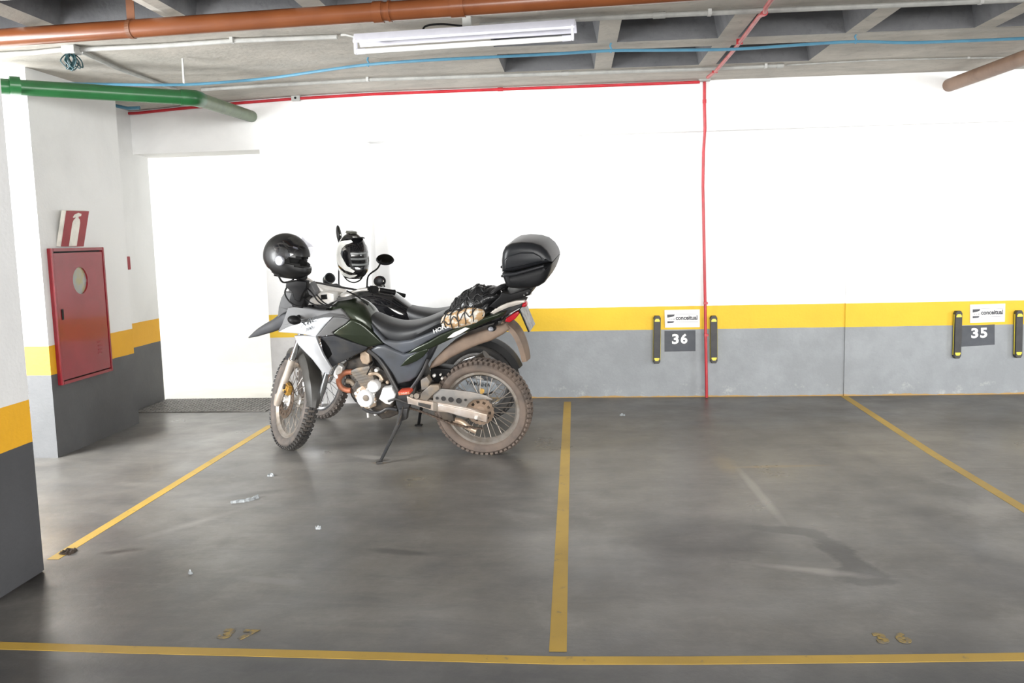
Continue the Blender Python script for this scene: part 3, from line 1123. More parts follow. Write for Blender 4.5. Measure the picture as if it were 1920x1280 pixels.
# junction box with loose wires
p = zceil(134, 94, .025)
je = empty('junction_box', loc=p)
tag(je, 'small pale junction box with dark loose wires hanging from it', 'junction box')
mb = MB()
mb.box((0, 0, 0), (.085, .085, .05))
mb.build('box', 'conduit_light', je, bevel=.004, smooth=False)
for k in range(9):
    x, y = random.uniform(-.035, .035), random.uniform(-.03, .03)
    pts = [V(x, y, -.02), V(x + random.uniform(-.03, .03), y + random.uniform(-.03, .03), -.07), V(random.uniform(-.04, .05), y, -.10 - random.uniform(0, .03)), V(random.uniform(-.04, .06), y + random.uniform(-.02, .02), -.06), V(x * .5, y, -.02)]
    w = MB()
    w.tube(catmull(pts, 5), .004, 5)
    w.build('wire', 'wire_dark', je)

# red conduits: along the top of the wall, down the wall, across the ceiling
pn = [on_y(u, v, D - .125) for u, v in [(222, 197), (258, 202), (330, 199), (440, 191), (555, 183), (700, 175), (945, 160), (1150, 153), (1312, 149)]]
pn = [V(p.x, p.y, min(p.z, zc(p.x, p.y) - .022)) for p in pn]
conduit('red_conduit', pn, .0125, 'red_pipe', 'long red conduit along the top of the back wall', collars=[(on_y(938, 160, D - .125), .045)], clipm='red_pipe')
p = on_y(555, 184, D - .13)
mb = MB()
mb.box((0, 0, 0), (.075, .04, .05))
bx = empty('switch_box', loc=p)
tag(bx, 'small grey box on the red conduit beside the green pipe', 'junction box')
mb.build('box', 'conduit_light', bx, bevel=.004, smooth=False)
mb = MB()
mb.cyl((.0, -.02, 0), (.0, -.024, 0), .010, 12)
mb.build('knob', 'black', bx)
pn = [on_y(u, v, D - .09) for u, v in [(1321, 152), (1321, 200), (1322, 240)]] + [on_y(u, v, D - .03) for u, v in [(1319, 285), (1318, 350), (1320, 450), (1322, 560), (1323, 620), (1325, 745)]]
conduit('red_conduit', pn, .0125, 'red_pipe', 'vertical red conduit running down the wall to the floor beside number 36', clips=[on_y(1322, 568, D - .03), on_y(1323, 628, D - .03)], clipm='red_pipe', collars=[(on_y(1321, 190, D - .09), .03)])
p = on_y(1321, 148, D - .12)
mb = MB()
mb.box((0, 0, 0), (.10, .05, .035))
bx = mb.build('junction_box', 'conduit', bevel=.004, smooth=False)
bx.location = p
tag(bx, 'small grey box where the red conduits meet', 'junction box')
pn = [zceil(u, v, .03) for u, v in [(1327, 145), (1345, 130), (1375, 95), (1400, 62), (1424, 30)]] + [zceil(1434, 24, .05), zceil(1436, 14, .05), zceil(1446, 0, .03), zceil(1466, -24, .03)]
conduit('red_conduit', pn, .0135, 'pink_pipe', 'faded red conduit crossing the ceiling above the vertical red one', clips=[zceil(1381, 80, .03), zceil(1342, 134, .03)], clipm='red_pipe', collars=[(zceil(1432, 22, .04), .06)])

# blue cable sagging below the ceiling
bpx = [(120, 157, .10), (200, 158, .08), (300, 159, .09), (380, 157, .08), (500, 147, .07), (600, 133, .06), (690, 121, .05), (800, 113, .06), (920, 107, .06), (1040, 101, .055), (1145, 95, .05), (1260, 94, .065), (1380, 92, .07), (1500, 84, .055), (1604, 78, .045), (1700, 80, .06), (1800, 77, .06), (1920, 72, .06), (2020, 66, .06)]
bl = [zceil(u, v, z) for u, v, z in bpx]
be = empty('blue_cable', loc=bl[0])
tag(be, 'light blue cable strung across the ceiling below the coffers', 'cable')
mb = MB()
mb.tube(catmull([p - bl[0] for p in bl], 4), .0105, 8)
mb.build('cable', 'blue', be)
for u, v, z in ((690, 121, .05), (1145, 95, .05), (1604, 78, .045)):
    p = zceil(u, v, z) - bl[0]
    mb = MB()
    mb.tube([p + V(0, 0, -.014), p + V(.004, 0, .015), p + V(-.004, 0, .03), p + V(.003, 0, z)], .007, 6)
    mb.build('tie', 'blue', be)
# short blue stubs beside the left wall
pn = [on_y(u, v, 7.25) for u, v in [(216, 198), (240, 203), (262, 202)]]
conduit('blue_pipe', pn, .014, 'blue', 'short blue pipe stub behind the green pipe by the left wall', cat='pipe')

# fluorescent fitting
zl = 2.605
LA, LB = on_z(668, 84, zl), on_z(1079, 57, zl)
le = empty('fluorescent_lamp', loc=(LA + LB) / 2)
tag(le, 'white fluorescent lamp fitting with one unlit tube under the ceiling', 'lamp')
le.rotation_euler = (0, 0, math.atan2((LB - LA).y, (LB - LA).x))
LL = (LB - LA).length
mb = MB()
prof = [(-.055, .0), (-.060, .012), (-.035, .055), (.045, .055), (.075, .004), (.070, .0), (.04, .038), (-.03, .038)]
poly_prism(mb, prof, (-LL / 2, 0, 0), (0, 1, 0), (0, 0, 1), (LL, 0, 0))
mb.build('reflector', 'lamp_white', le, smooth=False)
for s in (-1, 1):
    mb = MB()
    mb.box((s * (LL / 2 - .012), -.045, -.022), (.014, .03, .085))
    mb.build('lamp_holder', 'lamp_white', le, bevel=.003, smooth=False)
mb = MB()
mb.cyl((-LL / 2 + .02, -.045, -.050), (LL / 2 - .02, -.045, -.050), .015, 14)
tb = mb.build('tube', 'tube_white', le)
for s in (-1, 1):
    mb = MB()
    mb.cyl((s * (LL / 2 - .02), -.045, -.050), (s * (LL / 2 - .07), -.045, -.050), .0165, 14)
    mb.build('end_cap', 'lamp_white', tb)
for x in (.02, ):
    mb = MB()
    mb.box((x, .02, .086), (.05, .03, H - zl - .055))
    mb.build('mounting_bracket', 'conduit_light', le, smooth=False)
mb = MB()
mb.tube(catmull([V(-.26, .06, .05), V(-.24, .05, .09), V(-.15, .06, .10), V(-.06, .05, .085), V(.02, .03, .07)], 5), .006, 6)
mb.build('flex', 'black', le)
mb = MB()
mb.tube(catmull([V(-.62, .04, .055), V(-.68, .06, .06), V(-.75, .10, .085), V(-.80, .16, .10)], 5), .007, 6)
mb.build('flex', 'conduit_light', le)

# ------------------------------------------------------------------ litter on the floor


def scrap(name, pts, w, label, h=.012, m='litter', cat='litter'):
    mb = MB()
    P_ = [on_z(u, v) for u, v in pts]
    P_ = catmull(P_, 4)
    rings = []
    for i, p in enumerate(P_):
        t = (P_[min(i + 1, len(P_) - 1)] - P_[max(i - 1, 0)]).normalized()
        nn = V(-t.y, t.x, 0)
        k = .35 + .65 * sin(pi * min(1, (i + .5) / len(P_)))
        ww = w * k * random.uniform(.7, 1.2)
        rings.append([V(p.x, p.y, 0) + nn * (ww * s) + V(0, 0, z * random.uniform(.6, 1.3)) for s, z in [(-.5, .0), (-.3, h), (-.05, h * .4), (.15, h * 1.2), (.35, h * .5), (.5, .0), (.2, -0.), (-.2, 0.)]])
    mb.loft(rings)
    o = mb.build(name, m, smooth=False)
    tag(o, label, cat)


scrap('plastic_scrap', [(433, 943), (452, 940), (468, 937), (485, 932)], .05, 'long crumpled strip of whitish plastic on the floor left of the motorcycles')
scrap('plastic_scrap', [(503, 893), (508, 891), (512, 893)], .035, 'small white scrap on the floor below the front wheel')
scrap('plastic_scrap', [(592, 992), (597, 991), (601, 992)], .02, 'pale speck of litter on the bare floor in front of the kickstand')
scrap('plastic_scrap', [(354, 1076), (357, 1075), (360, 1076)], .018, 'pale speck of litter on the floor between the near pillar and number 37')
scrap('plastic_scrap', [(1163, 779), (1167, 778), (1171, 779)], .03, 'tiny white scrap on the floor below the wall right of the motorcycles')
scrap('debris_heap', [(116, 1040), (128, 1035), (142, 1034)], .09, 'small brown heap of debris on the floor beside the near pillar', h=.014, m='rubble', cat='debris')

# ------------------------------------------------------------------ motorcycles
class Frame:
    """bike frame: x forward, y to the rider's left (towards the camera), z up along the lean"""
    def __init__(s, u, v, ang, lean):
        s.o = on_z(u, v)
        X = V(cos(radians(ang)), sin(radians(ang)), 0)
        Yl = V(-X.y, X.x, 0)
        cl, sl = cos(radians(lean)), sin(radians(lean))
        s.X, s.Z, s.Y = X, V(0, 0, cl) + Yl * sl, Yl * cl - V(0, 0, sl)
        s.R = Matrix((s.X, s.Y, s.Z)).transposed()
        s.M = s.R.to_4x4()
        s.M.translation = s.o

    def __call__(s, u, v, y=0.):
        p = on_plane(u, v, s.Y, s.o + s.Y * y) - s.o
        return V(p.dot(s.X), p.dot(s.Y), p.dot(s.Z))

    def world(s, p):
        return s.o + s.R @ V(p)

    def pts(s, lst, y=None):
        return [s(*(p if len(p) == 3 else (p[0], p[1], y))) for p in lst]


class Steer:
    def __init__(s, rake, base_x, deg):
        ra = radians(rake)
        s.ax = V(-sin(ra), 0, cos(ra))
        s.p0 = V(base_x, 0, 0)
        s.R = Matrix.Rotation(radians(deg), 3, s.ax)

    def __call__(s, p):
        return s.p0 + s.R @ (V(p) - s.p0)


def section(c, hw, hz, e=2.6, n=20, flat=0.):
    """superellipse ring in the y-z plane"""
    out = []
    for k in range(n):
        a = 2 * pi * k / n
        cy, cz = cos(a), sin(a)
        y = math.copysign(abs(cy) ** (2 / e), cy) * hw
        z = math.copysign(abs(cz) ** (2 / e), cz) * hz
        if z < 0:
            y *= (1 - flat * (-z / hz))
        out.append(V(c[0], c[1] + y, c[2] + z))
    return out


def loft_px(F, secs, e=2.6, n=20, yk=.0, flat=0., k=3):
    """secs: (u, v_top, v_bottom, half width): a body whose profile follows these pixels in the bike's centre plane"""
    ctr = []
    for u, vt, vb, hw in secs:
        a, b = F(u, vt, 0), F(u, vb, hw * yk)
        ctr.append(V((a.x + b.x) / 2, (a.z + b.z) / 2, 0).to_tuple() + (abs(a.z - b.z) / 2, hw))
    pc = catmull([V(c[0], c[1], 0) for c in ctr], k)
    ps = catmull([V(c[3], c[4], 0) for c in ctr], k)
    return MB().loft([section((p.x, 0, p.y), max(q.y, .003), max(q.x, .003), e, n, flat) for p, q in zip(pc, ps)])


def wheel_parts(F, parent, name, c, R, width, rimr, mats, T=None, knobs=40, nsp=32, disc=None, knob_h=.009, sprocket=None):
    """rim is the part; tyre, hub, spokes, disc are its sub-parts; axle along local y"""
    T = T or (lambda p: p)
    c = V(c)
    A = V(0, 1, 0)
    mb = MB()
    w = width * .30
    mb.lathe([(rimr + .012, -w), (rimr + .012, -w + .006), (rimr - .004, -w + .010), (rimr - .016, -.012), (rimr - .016, .012), (rimr - .004, w - .010), (rimr + .012, w - .006), (rimr + .012, w),
              (rimr - .010, w + .001), (rimr - .026, .014), (rimr - .026, -.014), (rimr - .010, -w - .001)], c, A, 56, closed=True)
    rim = mb.map(T).build(name, mats['rim'], parent)
    mb = MB()
    prof = []
    for k in range(18):
        a = 2 * pi * k / 18
        ca, sa = cos(a), sin(a)
        rr = (R - rimr) / 2
        prof.append(((R + rimr) / 2 + math.copysign(abs(ca) ** .85, ca) * rr - (knob_h if ca > .3 else 0), math.copysign(abs(sa) ** .8, sa) * width / 2))
    mb.lathe(prof, c, A, 72, closed=True)
    ty = mb.map(T).build('tyre', mats['tyre'], rim, smooth=True, sharp=40)
    mb = MB()
    for k in range(knobs):
        for row, (yy, off, ln, wd) in enumerate([(-.38, 0, .55, .20), (.38, 0, .55, .20), (-.13, .5, .5, .20), (.13, .5, .5, .20)]):
            a = 2 * pi * (k + off) / knobs
            pitch = 2 * pi * R / knobs
            drop = .55 * (R - rimr) * (abs(yy) ** 2) * 1.1
            r = R - knob_h * .5 - drop
            Rm = Matrix.Rotation(-a, 3, 'Y')
            tilt = Matrix.Rotation(-yy * 1.5, 3, 'X') if abs(yy) > .2 else Matrix.Identity(3)
            # local: x tangent, z radial
            B_ = Matrix.Rotation(-a + pi / 2, 3, 'Y')
            mb.box(c + V(cos(a) * r, yy * width, sin(a) * r), (pitch * ln, width * wd, knob_h * 1.6), B_ @ tilt)
    mb.map(T).build('tread', mats.get('tread', mats['tyre']), rim, smooth=False)
    mb = MB()
    mb.lathe([(.010, -.075), (.02, -.075), (.022, -.045), (.045, -.040), (.045, -.032), (.028, -.02), (.028, .02), (.045, .032), (.045, .040), (.022, .045), (.02, .075), (.010, .075)], c, A, 24, closed=True)
    mb.map(T).build('hub', mats['hub'], rim)
    mb = MB()
    for k in range(nsp):
        s = 1 if k % 2 else -1
        a = 2 * pi * k / nsp
        a2 = a + (.42 if (k // 2) % 2 else -.42)
        p = c + V(cos(a2) * .042, s * .036, sin(a2) * .042)
        q = c + V(cos(a) * (rimr - .014), s * .004, sin(a) * (rimr - .014))
        mb.cyl(p, q, .0026, 5)
    o = mb.map(T).build('spokes', mats['spoke'], rim)
    o['kind'] = 'stuff'
    if disc:
        y, r0, r1, mm = disc
        holed_disc(c + V(0, y, 0), r0, r1, .004, 20).map(T).build('brake_disc', mm, rim, smooth=False)
    return rim


def holed_disc(c, r0, r1, th, nh, teeth=0):
    """annular plate with a ring of real slots"""
    mb = MB()
    c = V(c)
    n = nh * 4
    rs = [r0, r0 + (r1 - r0) * .38, r0 + (r1 - r0) * .68, r1]
    pt = lambda r, k, s: c + V(cos(2 * pi * k / n) * r, s * th / 2, sin(2 * pi * k / n) * r)
    for b in range(3):
        for k in range(n):
            if b == 1 and k % 4 < 2:
                continue
            ra, rb = rs[b], rs[b + 1]
            if b == 2 and teeth and k % 2 == 0:
                rb2 = rb * 1.045
            else:
                rb2 = rb
            vs = [pt(ra, k, -1), pt(ra, k + 1, -1), pt(rb2, k + 1, -1), pt(rb2, k, -1), pt(ra, k, 1), pt(ra, k + 1, 1), pt(rb2, k + 1, 1), pt(rb2, k, 1)]
            mb.add(vs, [(0, 1, 2, 3), (4, 7, 6, 5), (0, 4, 5, 1), (1, 5, 6, 2), (2, 6, 7, 3), (3, 7, 4, 0)])
    return mb


def plate(F, px, thick, rnd, name, m, parent, y=None, both=True, label=None, mirror=True, steps=3):
    """a moulded panel on the left side (outline given by pixels and its y), mirrored to the right side"""
    out = None
    P_ = F.pts(px, y)
    mb = slab(MB(), P_, thick, rnd, steps, 1, both)
    out = mb.build(name, m, parent, sharp=40, label=label)
    if mirror:
        slab(MB(), P_, thick, rnd, steps, 1, both).mirror_y().build(name, m, parent, sharp=40)
    return out


def body(F, px, y0, y1, rnd, name, m, parent, label=None, steps=3):
    """solid casting between y0 (far) and y1 (near)"""
    P_ = F.pts(px, y1)
    return slab(MB(), P_, y1 - y0, rnd, steps, 1, True).build(name, m, parent, sharp=40, label=label)


def ftube(F, px, r, name, m, parent, y=None, n=10, k=5, label=None, smooth=True):
    P_ = F.pts(px, y)
    return MB().tube(catmull(P_, k) if smooth else P_, r, n).build(name, m, parent, label=label)


# =============================== front motorcycle
F1 = Frame(912, 848, 172, 9)
moto = empty('motorcycle', F1.M)
tag(moto, 'dusty silver and dark green adventure motorcycle on its kickstand, nearest the camera', 'motorcycle')
ST = Steer(26, 1.515, -48)
WC = V(1.412, 0, .347)
fw = wheel_parts(F1, moto, 'front_wheel', WC, .350, .092, .262, dict(rim='rim', tyre='tyre', tread='tyre_black', hub='alu', spoke='spoke'), ST, 60, 32, (.055, .075, .132, MT['disc']))
rw = wheel_parts(F1, moto, 'rear_wheel', (0, 0, .330), .334, .128, .250, dict(rim='rim', tyre='tyre_brown', hub='engine_dark', spoke='spoke'), None, 58, 36, None, .009)
RC = V(0, 0, .330)
mb = holed_disc(RC + V(0, .085, 0), .035, .092, .006, 10, teeth=1)
sp = mb.build('sprocket', 'sprocket', moto, smooth=False)
mb = MB()
mb.lathe([(.0, -.03), (.062, -.03), (.058, .0), (.05, .014), (.02, .02), (.0, .022)], RC + V(0, .07, 0), (0, 1, 0), 24)
mb.build('sprocket_carrier', 'sprocket', sp)
mb = MB()
mb.lathe([(.0, -.03), (.075, -.03), (.085, .0), (.06, .012), (.0, .016)], RC + V(0, .045, 0), (0, 1, 0), 24)
mb.build('hub_flange', 'engine_dark', sp)

# front fork, steered
ax = ST.ax
for s in (1, -1):
    b = WC + V(.035, s * .098, 0) - ax * .055
    mb = MB()
    mb.tube([b, b + ax * .03, b + ax * .10, b + ax * .36, b + ax * .375], [.020, .027, .026, .0255, .028], 14)
    leg = mb.map(ST).build('fork_leg', 'fork_pale', moto)
    mb = MB()
    mb.tube([b + ax * .36, b + ax * .92], .0205, 14)
    mb.map(ST).build('fork_tube', 'chrome', leg, label='chrome upper tube')
    mb = MB()
    mb.box(b + V(0, 0, .05), (.05, .03, .06))
    mb.map(ST).build('axle_clamp', 'fork_pale', leg, bevel=.006, smooth=False)
for k, (t, nm) in enumerate(((.70, 'lower_yoke'), (.88, 'upper_yoke'))):
    c = WC + V(.02, 0, 0) + ax * t
    mb = MB()
    mb.box(c, (.085, .25, .035), Matrix.Rotation(-radians(26), 3, 'Y'))
    mb.map(ST).build(nm, 'alu' if k else 'black', moto, bevel=.012)
# brake caliper behind the left leg
mb = MB()
cc = WC + V(-.03, .078, .08)
mb.box(cc + V(-.02, 0, 0), (.085, .045, .075), Matrix.Rotation(-radians(20), 3, 'Y'))
cal = mb.map(ST).build('brake_caliper', 'gold', moto, bevel=.010)
mb = MB()
mb.cyl(cc + V(-.02, .02, .012), cc + V(-.02, .032, .012), .018, 12)
mb.cyl(cc + V(-.04, .02, -.02), cc + V(-.04, .03, -.02), .010, 12)
mb.map(ST).build('caliper_piston', 'engine_dark', cal)
# front mudguard: a curved shell over the back of the tyre
mb = MB()
rings = []
for k in range(25):
    a = radians(58 + (181 - 58) * k / 24)
    w = .062 if k > 3 else .035 + .009 * k
    if k > 19:
        w = .062 - .006 * (k - 19)
    rr = .368 + (.012 if k > 18 else 0)
    ring = []
    for t, r in [(-1, -.055), (-.97, -.02), (-.7, .008), (0, .018), (.7, .008), (.97, -.02), (1, -.055), (.94, -.055), (.9, -.02), (.65, .002), (0, .011), (-.65, .002), (-.9, -.02), (-.94, -.055)]:
        R_ = rr + r
        ring.append(WC + V(cos(a) * R_, t * w * 1.05, sin(a) * R_))
    rings.append(ring)
mb.loft(rings)
mg = mb.map(ST).build('front_mudguard', mat('dusty_olive_grey_mudguard', (.030, .028, .024), .5, c2=(.023, .021, .018), scale=6), moto)
mb = MB()
for s in (1, -1):
    mb.box(WC + V(.0, s * .075, .30), (.10, .02, .05))
mb.map(ST).build('mudguard_bracket', 'plastic', mg, bevel=.005)

# handlebar
hc = ST.p0 + ax * 1.19
bar = [hc + V(-.075, .40, .125), hc + V(-.055, .29, .125), hc + V(-.01, .17, .10), hc + V(0, .07, .045), hc + V(0, 0, .04), hc + V(0, -.07, .045), hc + V(-.01, -.17, .10), hc + V(-.055, -.29, .125), hc + V(-.075, -.40, .125)]
mb = MB()
mb.tube(catmull(bar, 5), .0115, 12)
hb = mb.map(ST).build('handlebar', 'alu', moto)
mb = MB()
mb.tube([hc + V(-.01, .165, .10), hc + V(-.01, -.165, .10)], .007, 8)
mb.map(ST).build('cross_bar', 'frame', hb)
for s in (1, -1):
    mb = MB()
    mb.tube([hc + V(-.078, s * .405, .125), hc + V(-.062, s * .30, .125)], .0175, 12)
    mb.tube([hc + V(-.0785, s * .41, .125), hc + V(-.0775, s * .40, .125)], .020, 12)
    mb.map(ST).build('grip', 'black', hb)
    mb = MB()
    mb.box(hc + V(-.05, s * .262, .12), (.05, .06, .05))
    mb.box(hc + V(-.025, s * .235, .12), (.06, .03, .035))
    mb.map(ST).build('switch_cluster', 'black', hb, bevel=.008)
    mb = MB()
    mb.tube(catmull([hc + V(-.01, s * .235, .115), hc + V(.015, s * .28, .105), hc + V(.0, s * .36, .10), hc + V(-.02, s * .43, .10)], 4), [.007] * 12 + [.008], 8)
    mb.map(ST).build('brake_lever' if s < 0 else 'clutch_lever', 'black', hb)
    mb = MB()
    mb.box(hc + V(0, s * .05, .012), (.045, .04, .07))
    mb.map(ST).build('bar_riser', 'alu', hb, bevel=.008)
body(F1, [(536, 529), (556, 526), (574, 528), (575, 540), (567, 552), (562, 566), (551, 562), (548, 549), (535, 538)], .22, .275, .008, 'master_cylinder', 'black', moto)
body(F1, [(546, 548), (562, 545), (572, 560), (566, 578), (548, 576), (542, 562)], .06, .20, .010, 'headlamp_housing', 'black', moto)
body(F1, [(565, 557), (578, 561), (590, 556), (598, 549), (612, 547), (625, 551), (626, 565), (612, 572), (592, 571), (573, 573)], .02, .10, .008, 'bar_clamp', 'alu', moto)
body(F1, [(601, 553), (612, 552), (613, 561), (602, 562)], .09, .108, .003, 'ignition_switch', 'black', moto)
body(F1, [(574, 536), (582, 530), (592, 547), (588, 557), (579, 552)], .10, .17, .006, 'control_bracket', 'gray_paint', moto)
# right mirror on its stem
mp_ = F1(722, 486, -.42)
m0 = ST(hc + V(-.03, -.22, .13))
mb = MB()
mb.tube(catmull([m0, m0 + (mp_ - m0) * .25 + V(.02, 0, .03), m0 + (mp_ - m0) * .6 + V(0, 0, .015), mp_ + V(.02, .02, 0)], 5), .006, 8)
st = mb.build('mirror_stem', 'black', moto)
dcam = (F1.R.transposed() @ (EYE - F1.world(mp_))).normalized()
u_ = dcam.cross(V(0, 0, 1)).normalized()
v_ = u_.cross(dcam)
tl = radians(8)
u2, v2 = u_ * cos(tl) + v_ * sin(tl), v_ * cos(tl) - u_ * sin(tl)
dcam = (dcam + V(0, 0, .5) + v2 * .0).normalized()
u2 = dcam.cross(V(0, 0, 1)).normalized()
v2 = u2.cross(dcam)
u2, v2 = u2 * cos(tl) + v2 * sin(tl), v2 * cos(tl) - u2 * sin(tl)
Rm = Matrix((u2, v2, dcam)).transposed()
mb = MB()
mb.ellipsoid(mp_ - dcam * .008, (.064, .041, .022), 24, 12, Rm)
hs = mb.build('mirror_housing', 'black', st)
mb = MB()
mb.loft([[mp_ + Rm @ V(cos(2 * pi * k / 28) * rx, sin(2 * pi * k / 28) * ry, z) for k in range(28)] for rx, ry, z in ((.056, .034, .008), (.056, .034, .0155))])
mb.build('mirror_glass', 'mirror', st)

# cowl and beak
loft_px(F1, [(466.5, 631.5, 633.5, .006), (482, 617, 631, .030), (498, 606, 626.5, .052), (514, 597, 622, .070), (528, 586, 617, .088), (541, 577, 613, .105), (552, 577, 608, .108)], 3.2, 20, .4, .0).build('beak', 'beak', moto)
plate(F1, [(534, 547, .045), (553, 549, .06), (562, 572, .11), (556, 582, .125), (541, 583, .12), (528, 590, .10), (520, 597, .085), (522, 575, .07), (527, 558, .05)], .03, .008, 'nose_fairing', mat('dull_grey_nose_plastic', (.07, .07, .072), .55, spec=.25), moto)
mb = loft_px(F1, [(545, 563, 580, .04), (553, 557, 585, .07), (563, 556, 585, .08), (574, 560, 582, .07), (582, 568, 580, .04)], 3, 16)
mb.build('instrument_cluster', 'black', moto)
upper = plate(F1, [(539, 577, .13), (556, 574.5, .135), (576, 577, .14), (600, 582, .15), (618, 583, .155), (637, 578.5, .15), (646, 587, .155), (655.5, 599, .158), (644, 595.5, .172), (624, 594.5, .18), (606, 597, .18), (585, 602, .17), (565, 608, .155), (545, 614, .14), (530, 620, .125), (520, 622, .11), (528, 608, .12)], .03, .010, 'upper_shroud', 'gray_paint', moto)
sh = plate(F1, [(521, 622.5, .125), (540, 613, .145), (562, 605.5, .16), (584, 599.5, .178), (606, 595, .188), (623, 594.5, .192), (610, 609, .197), (601, 620, .197), (592, 632, .19), (572, 627.5, .17), (550, 625, .15)], .03, .007, 'side_shroud', 'silver_paint', moto)
plate(F1, [(551, 630, .165), (570, 629.5, .18), (592, 631, .195), (596.5, 645, .198), (606, 666, .198), (621.5, 691.5, .19), (614.5, 707, .18), (606, 703, .178), (598, 691, .18), (585, 674, .18), (571, 660, .175), (558, 646, .17)], .03, .008, 'lower_shroud', 'silver_paint', moto)
plate(F1, [(624, 594.5, .187), (640, 595, .178), (655, 599.2, .165), (648, 607, .172), (635, 615, .18), (622, 623, .185), (626, 628, .185), (610, 629.5, .19), (592.5, 631, .19), (602, 619, .193), (611, 608, .193)], .03, .008, 'rear_shroud', 'gray_paint', moto)
plate(F1, [(599, 633, .165), (625, 628.5, .175), (655, 640, .168), (689, 651, .16), (686, 656, .155), (662, 668, .15), (640, 679, .15), (626, 686, .15), (619, 692, .155), (612, 676, .16), (622, 664, .16), (617, 652, .16), (608, 640, .16)], .03, .008, 'radiator_shroud', 'plastic', moto)
plate(F1, [(600, 636, .14), (626, 632, .14), (660, 645, .14), (650, 672, .13), (620, 690, .14), (606, 664, .14)], .06, .006, 'inner_shroud', 'black', moto)
ftube(F1, [(614, 698, .175), (608, 718, .165), (602, 738, .15), (597, 753, .135)], .021, 'guard_strut', 'chrome', moto, n=14)
ftube(F1, [(598, 748, .137), (592, 752, .12), (600, 757, .10)], .016, 'strut_end', 'fork_pale', moto, n=10)
# turn signal stub showing dark on the shroud
tsp = F1(556, 596, .17)
mb = MB()
mb.tube([tsp - V(0, .06, 0), tsp + V(0, .03, 0)], .014, 10)
tsg = mb.build('turn_signal', 'black', moto)
mb = MB()
mb.ellipsoid(tsp + V(-.01, .055, .0), (.046, .036, .030), 16, 10, Matrix.Rotation(radians(-14), 3, 'Y'))
mb.build('signal_lens', 'black', tsg)
# sticker lettering on the shroud
p, q, r = F1(556, 621, .178), F1(608, 598, .202), F1(555, 607, .178)
text_obj('XRE', .1, 'sticker', 'ink_dark', sh, F1(563, 614.5, .186), q - p, V(0, 0.05, 1), .0008, .001, width=.145, height=.034, shear=.3)
text_obj('300', .1, 'sticker', 'ink_dark', sh, F1(573, 621.5, .194), q - p, V(0, 0.05, 1), .0008, .001, width=.060, height=.020, shear=.3)

# tank
loft_px(F1, [(622, 571, 596, .07), (634, 563, 606, .115), (652, 559, 622, .138), (672, 562, 634, .145), (690, 573, 642, .138), (703, 588, 645, .115), (714, 604, 645, .09)], 2.8, 24, .6).build('fuel_tank', 'green_paint', moto)
plate(F1, [(648, 606, .165), (656, 599.5, .168), (664, 600, .168), (676, 605.5, .165), (686, 613, .16), (701, 627, .15), (718, 644.5, .14), (706, 648, .146), (689, 651.5, .155), (667, 644, .163), (645, 635, .172), (624, 627.5, .178), (622, 624.5, .178), (634, 615, .174)], .04, .014, 'tank_panel', 'green_paint', moto)
mb = MB()
cp = F1(648, 557, 0)
mb.box(cp + V(0, 0, .0), (.15, .12, .022), Matrix.Rotation(radians(8), 3, 'Y'))
tc = mb.build('tank_cover', 'gray_paint', moto, bevel=.01)
mb = MB()
mb.lathe([(.0, .0), (.042, 0), (.042, .02), (.036, .026), (0, .026)], cp + V(-.01, 0, .005), (.1, 0, 1), 24)
mb.build('filler_cap', 'alu', tc)

# seat and tail
seat = loft_px(F1, [(691, 584, 602, .06), (703, 587, 622, .095), (722, 596, 640, .118), (742, 602, 652, .128), (760, 603.5, 655, .135), (784, 600.5, 645, .145), (808, 592, 630, .15), (832, 582, 616, .15), (858, 574, 606, .14), (884, 569, 596, .125), (906, 566, 588, .10)], 3.0, 24, .75, .15).build('seat', 'seat', moto)
plate(F1, [(692, 603, .10), (703, 618, .135), (721, 638, .15), (745, 641, .155), (770, 638, .16), (800, 626, .165), (826, 616, .165), (850, 607, .162), (862, 606, .16), (850, 617, .163), (824, 628, .165), (800, 641, .163), (776, 656, .16), (756, 663, .158), (738, 655, .156), (717, 643, .15), (702, 625, .13)], .05, .016, 'seat_base', 'side_gray', moto)
plate(F1, [(692, 656, .13), (706, 649, .145), (720, 647.5, .15), (738, 656, .155), (757, 664, .155), (780, 657, .155), (798, 656, .15), (800, 668, .145), (790, 690, .135), (781, 706, .125), (768, 716, .12), (745, 721, .115), (734, 700, .12), (716, 675, .125)], .05, .018, 'side_cover', 'side_gray', moto)
plate(F1, [(750, 687.5, .16), (758, 677, .168), (768, 668, .172), (785, 659, .172), (800, 654, .17), (802, 658, .168), (793, 669, .165), (781, 677, .162), (765, 684, .158)], .03, .006, 'side_accent', 'green_paint', moto)
tail = plate(F1, [(762, 664, .16), (782, 650, .168), (802, 641, .17), (824, 628, .17), (848, 618, .168), (880, 605, .162), (906, 596, .155), (932, 588, .145), (950, 583, .135), (944, 592, .135), (917, 603, .148), (885, 618, .158), (850, 634, .165), (820, 648, .168), (800, 657, .168), (786, 659, .166)], .05, .012, 'tail_panel', 'green_paint', moto)
plate(F1, [(838, 634, .176), (850, 624, .176), (872, 614, .172), (880, 616, .17), (864, 626, .174), (850, 633, .176)], .02, .005, 'pillion_bracket', 'alu', moto)
text_obj('HONDA', .1, 'lettering', 'white_gloss', tail, F1(813.5, 625, .1725), F1(862, 606, .172) - F1(813.5, 625, .1725), V(.16, 0.03, 1), .0006, .001, width=.155, height=.026)
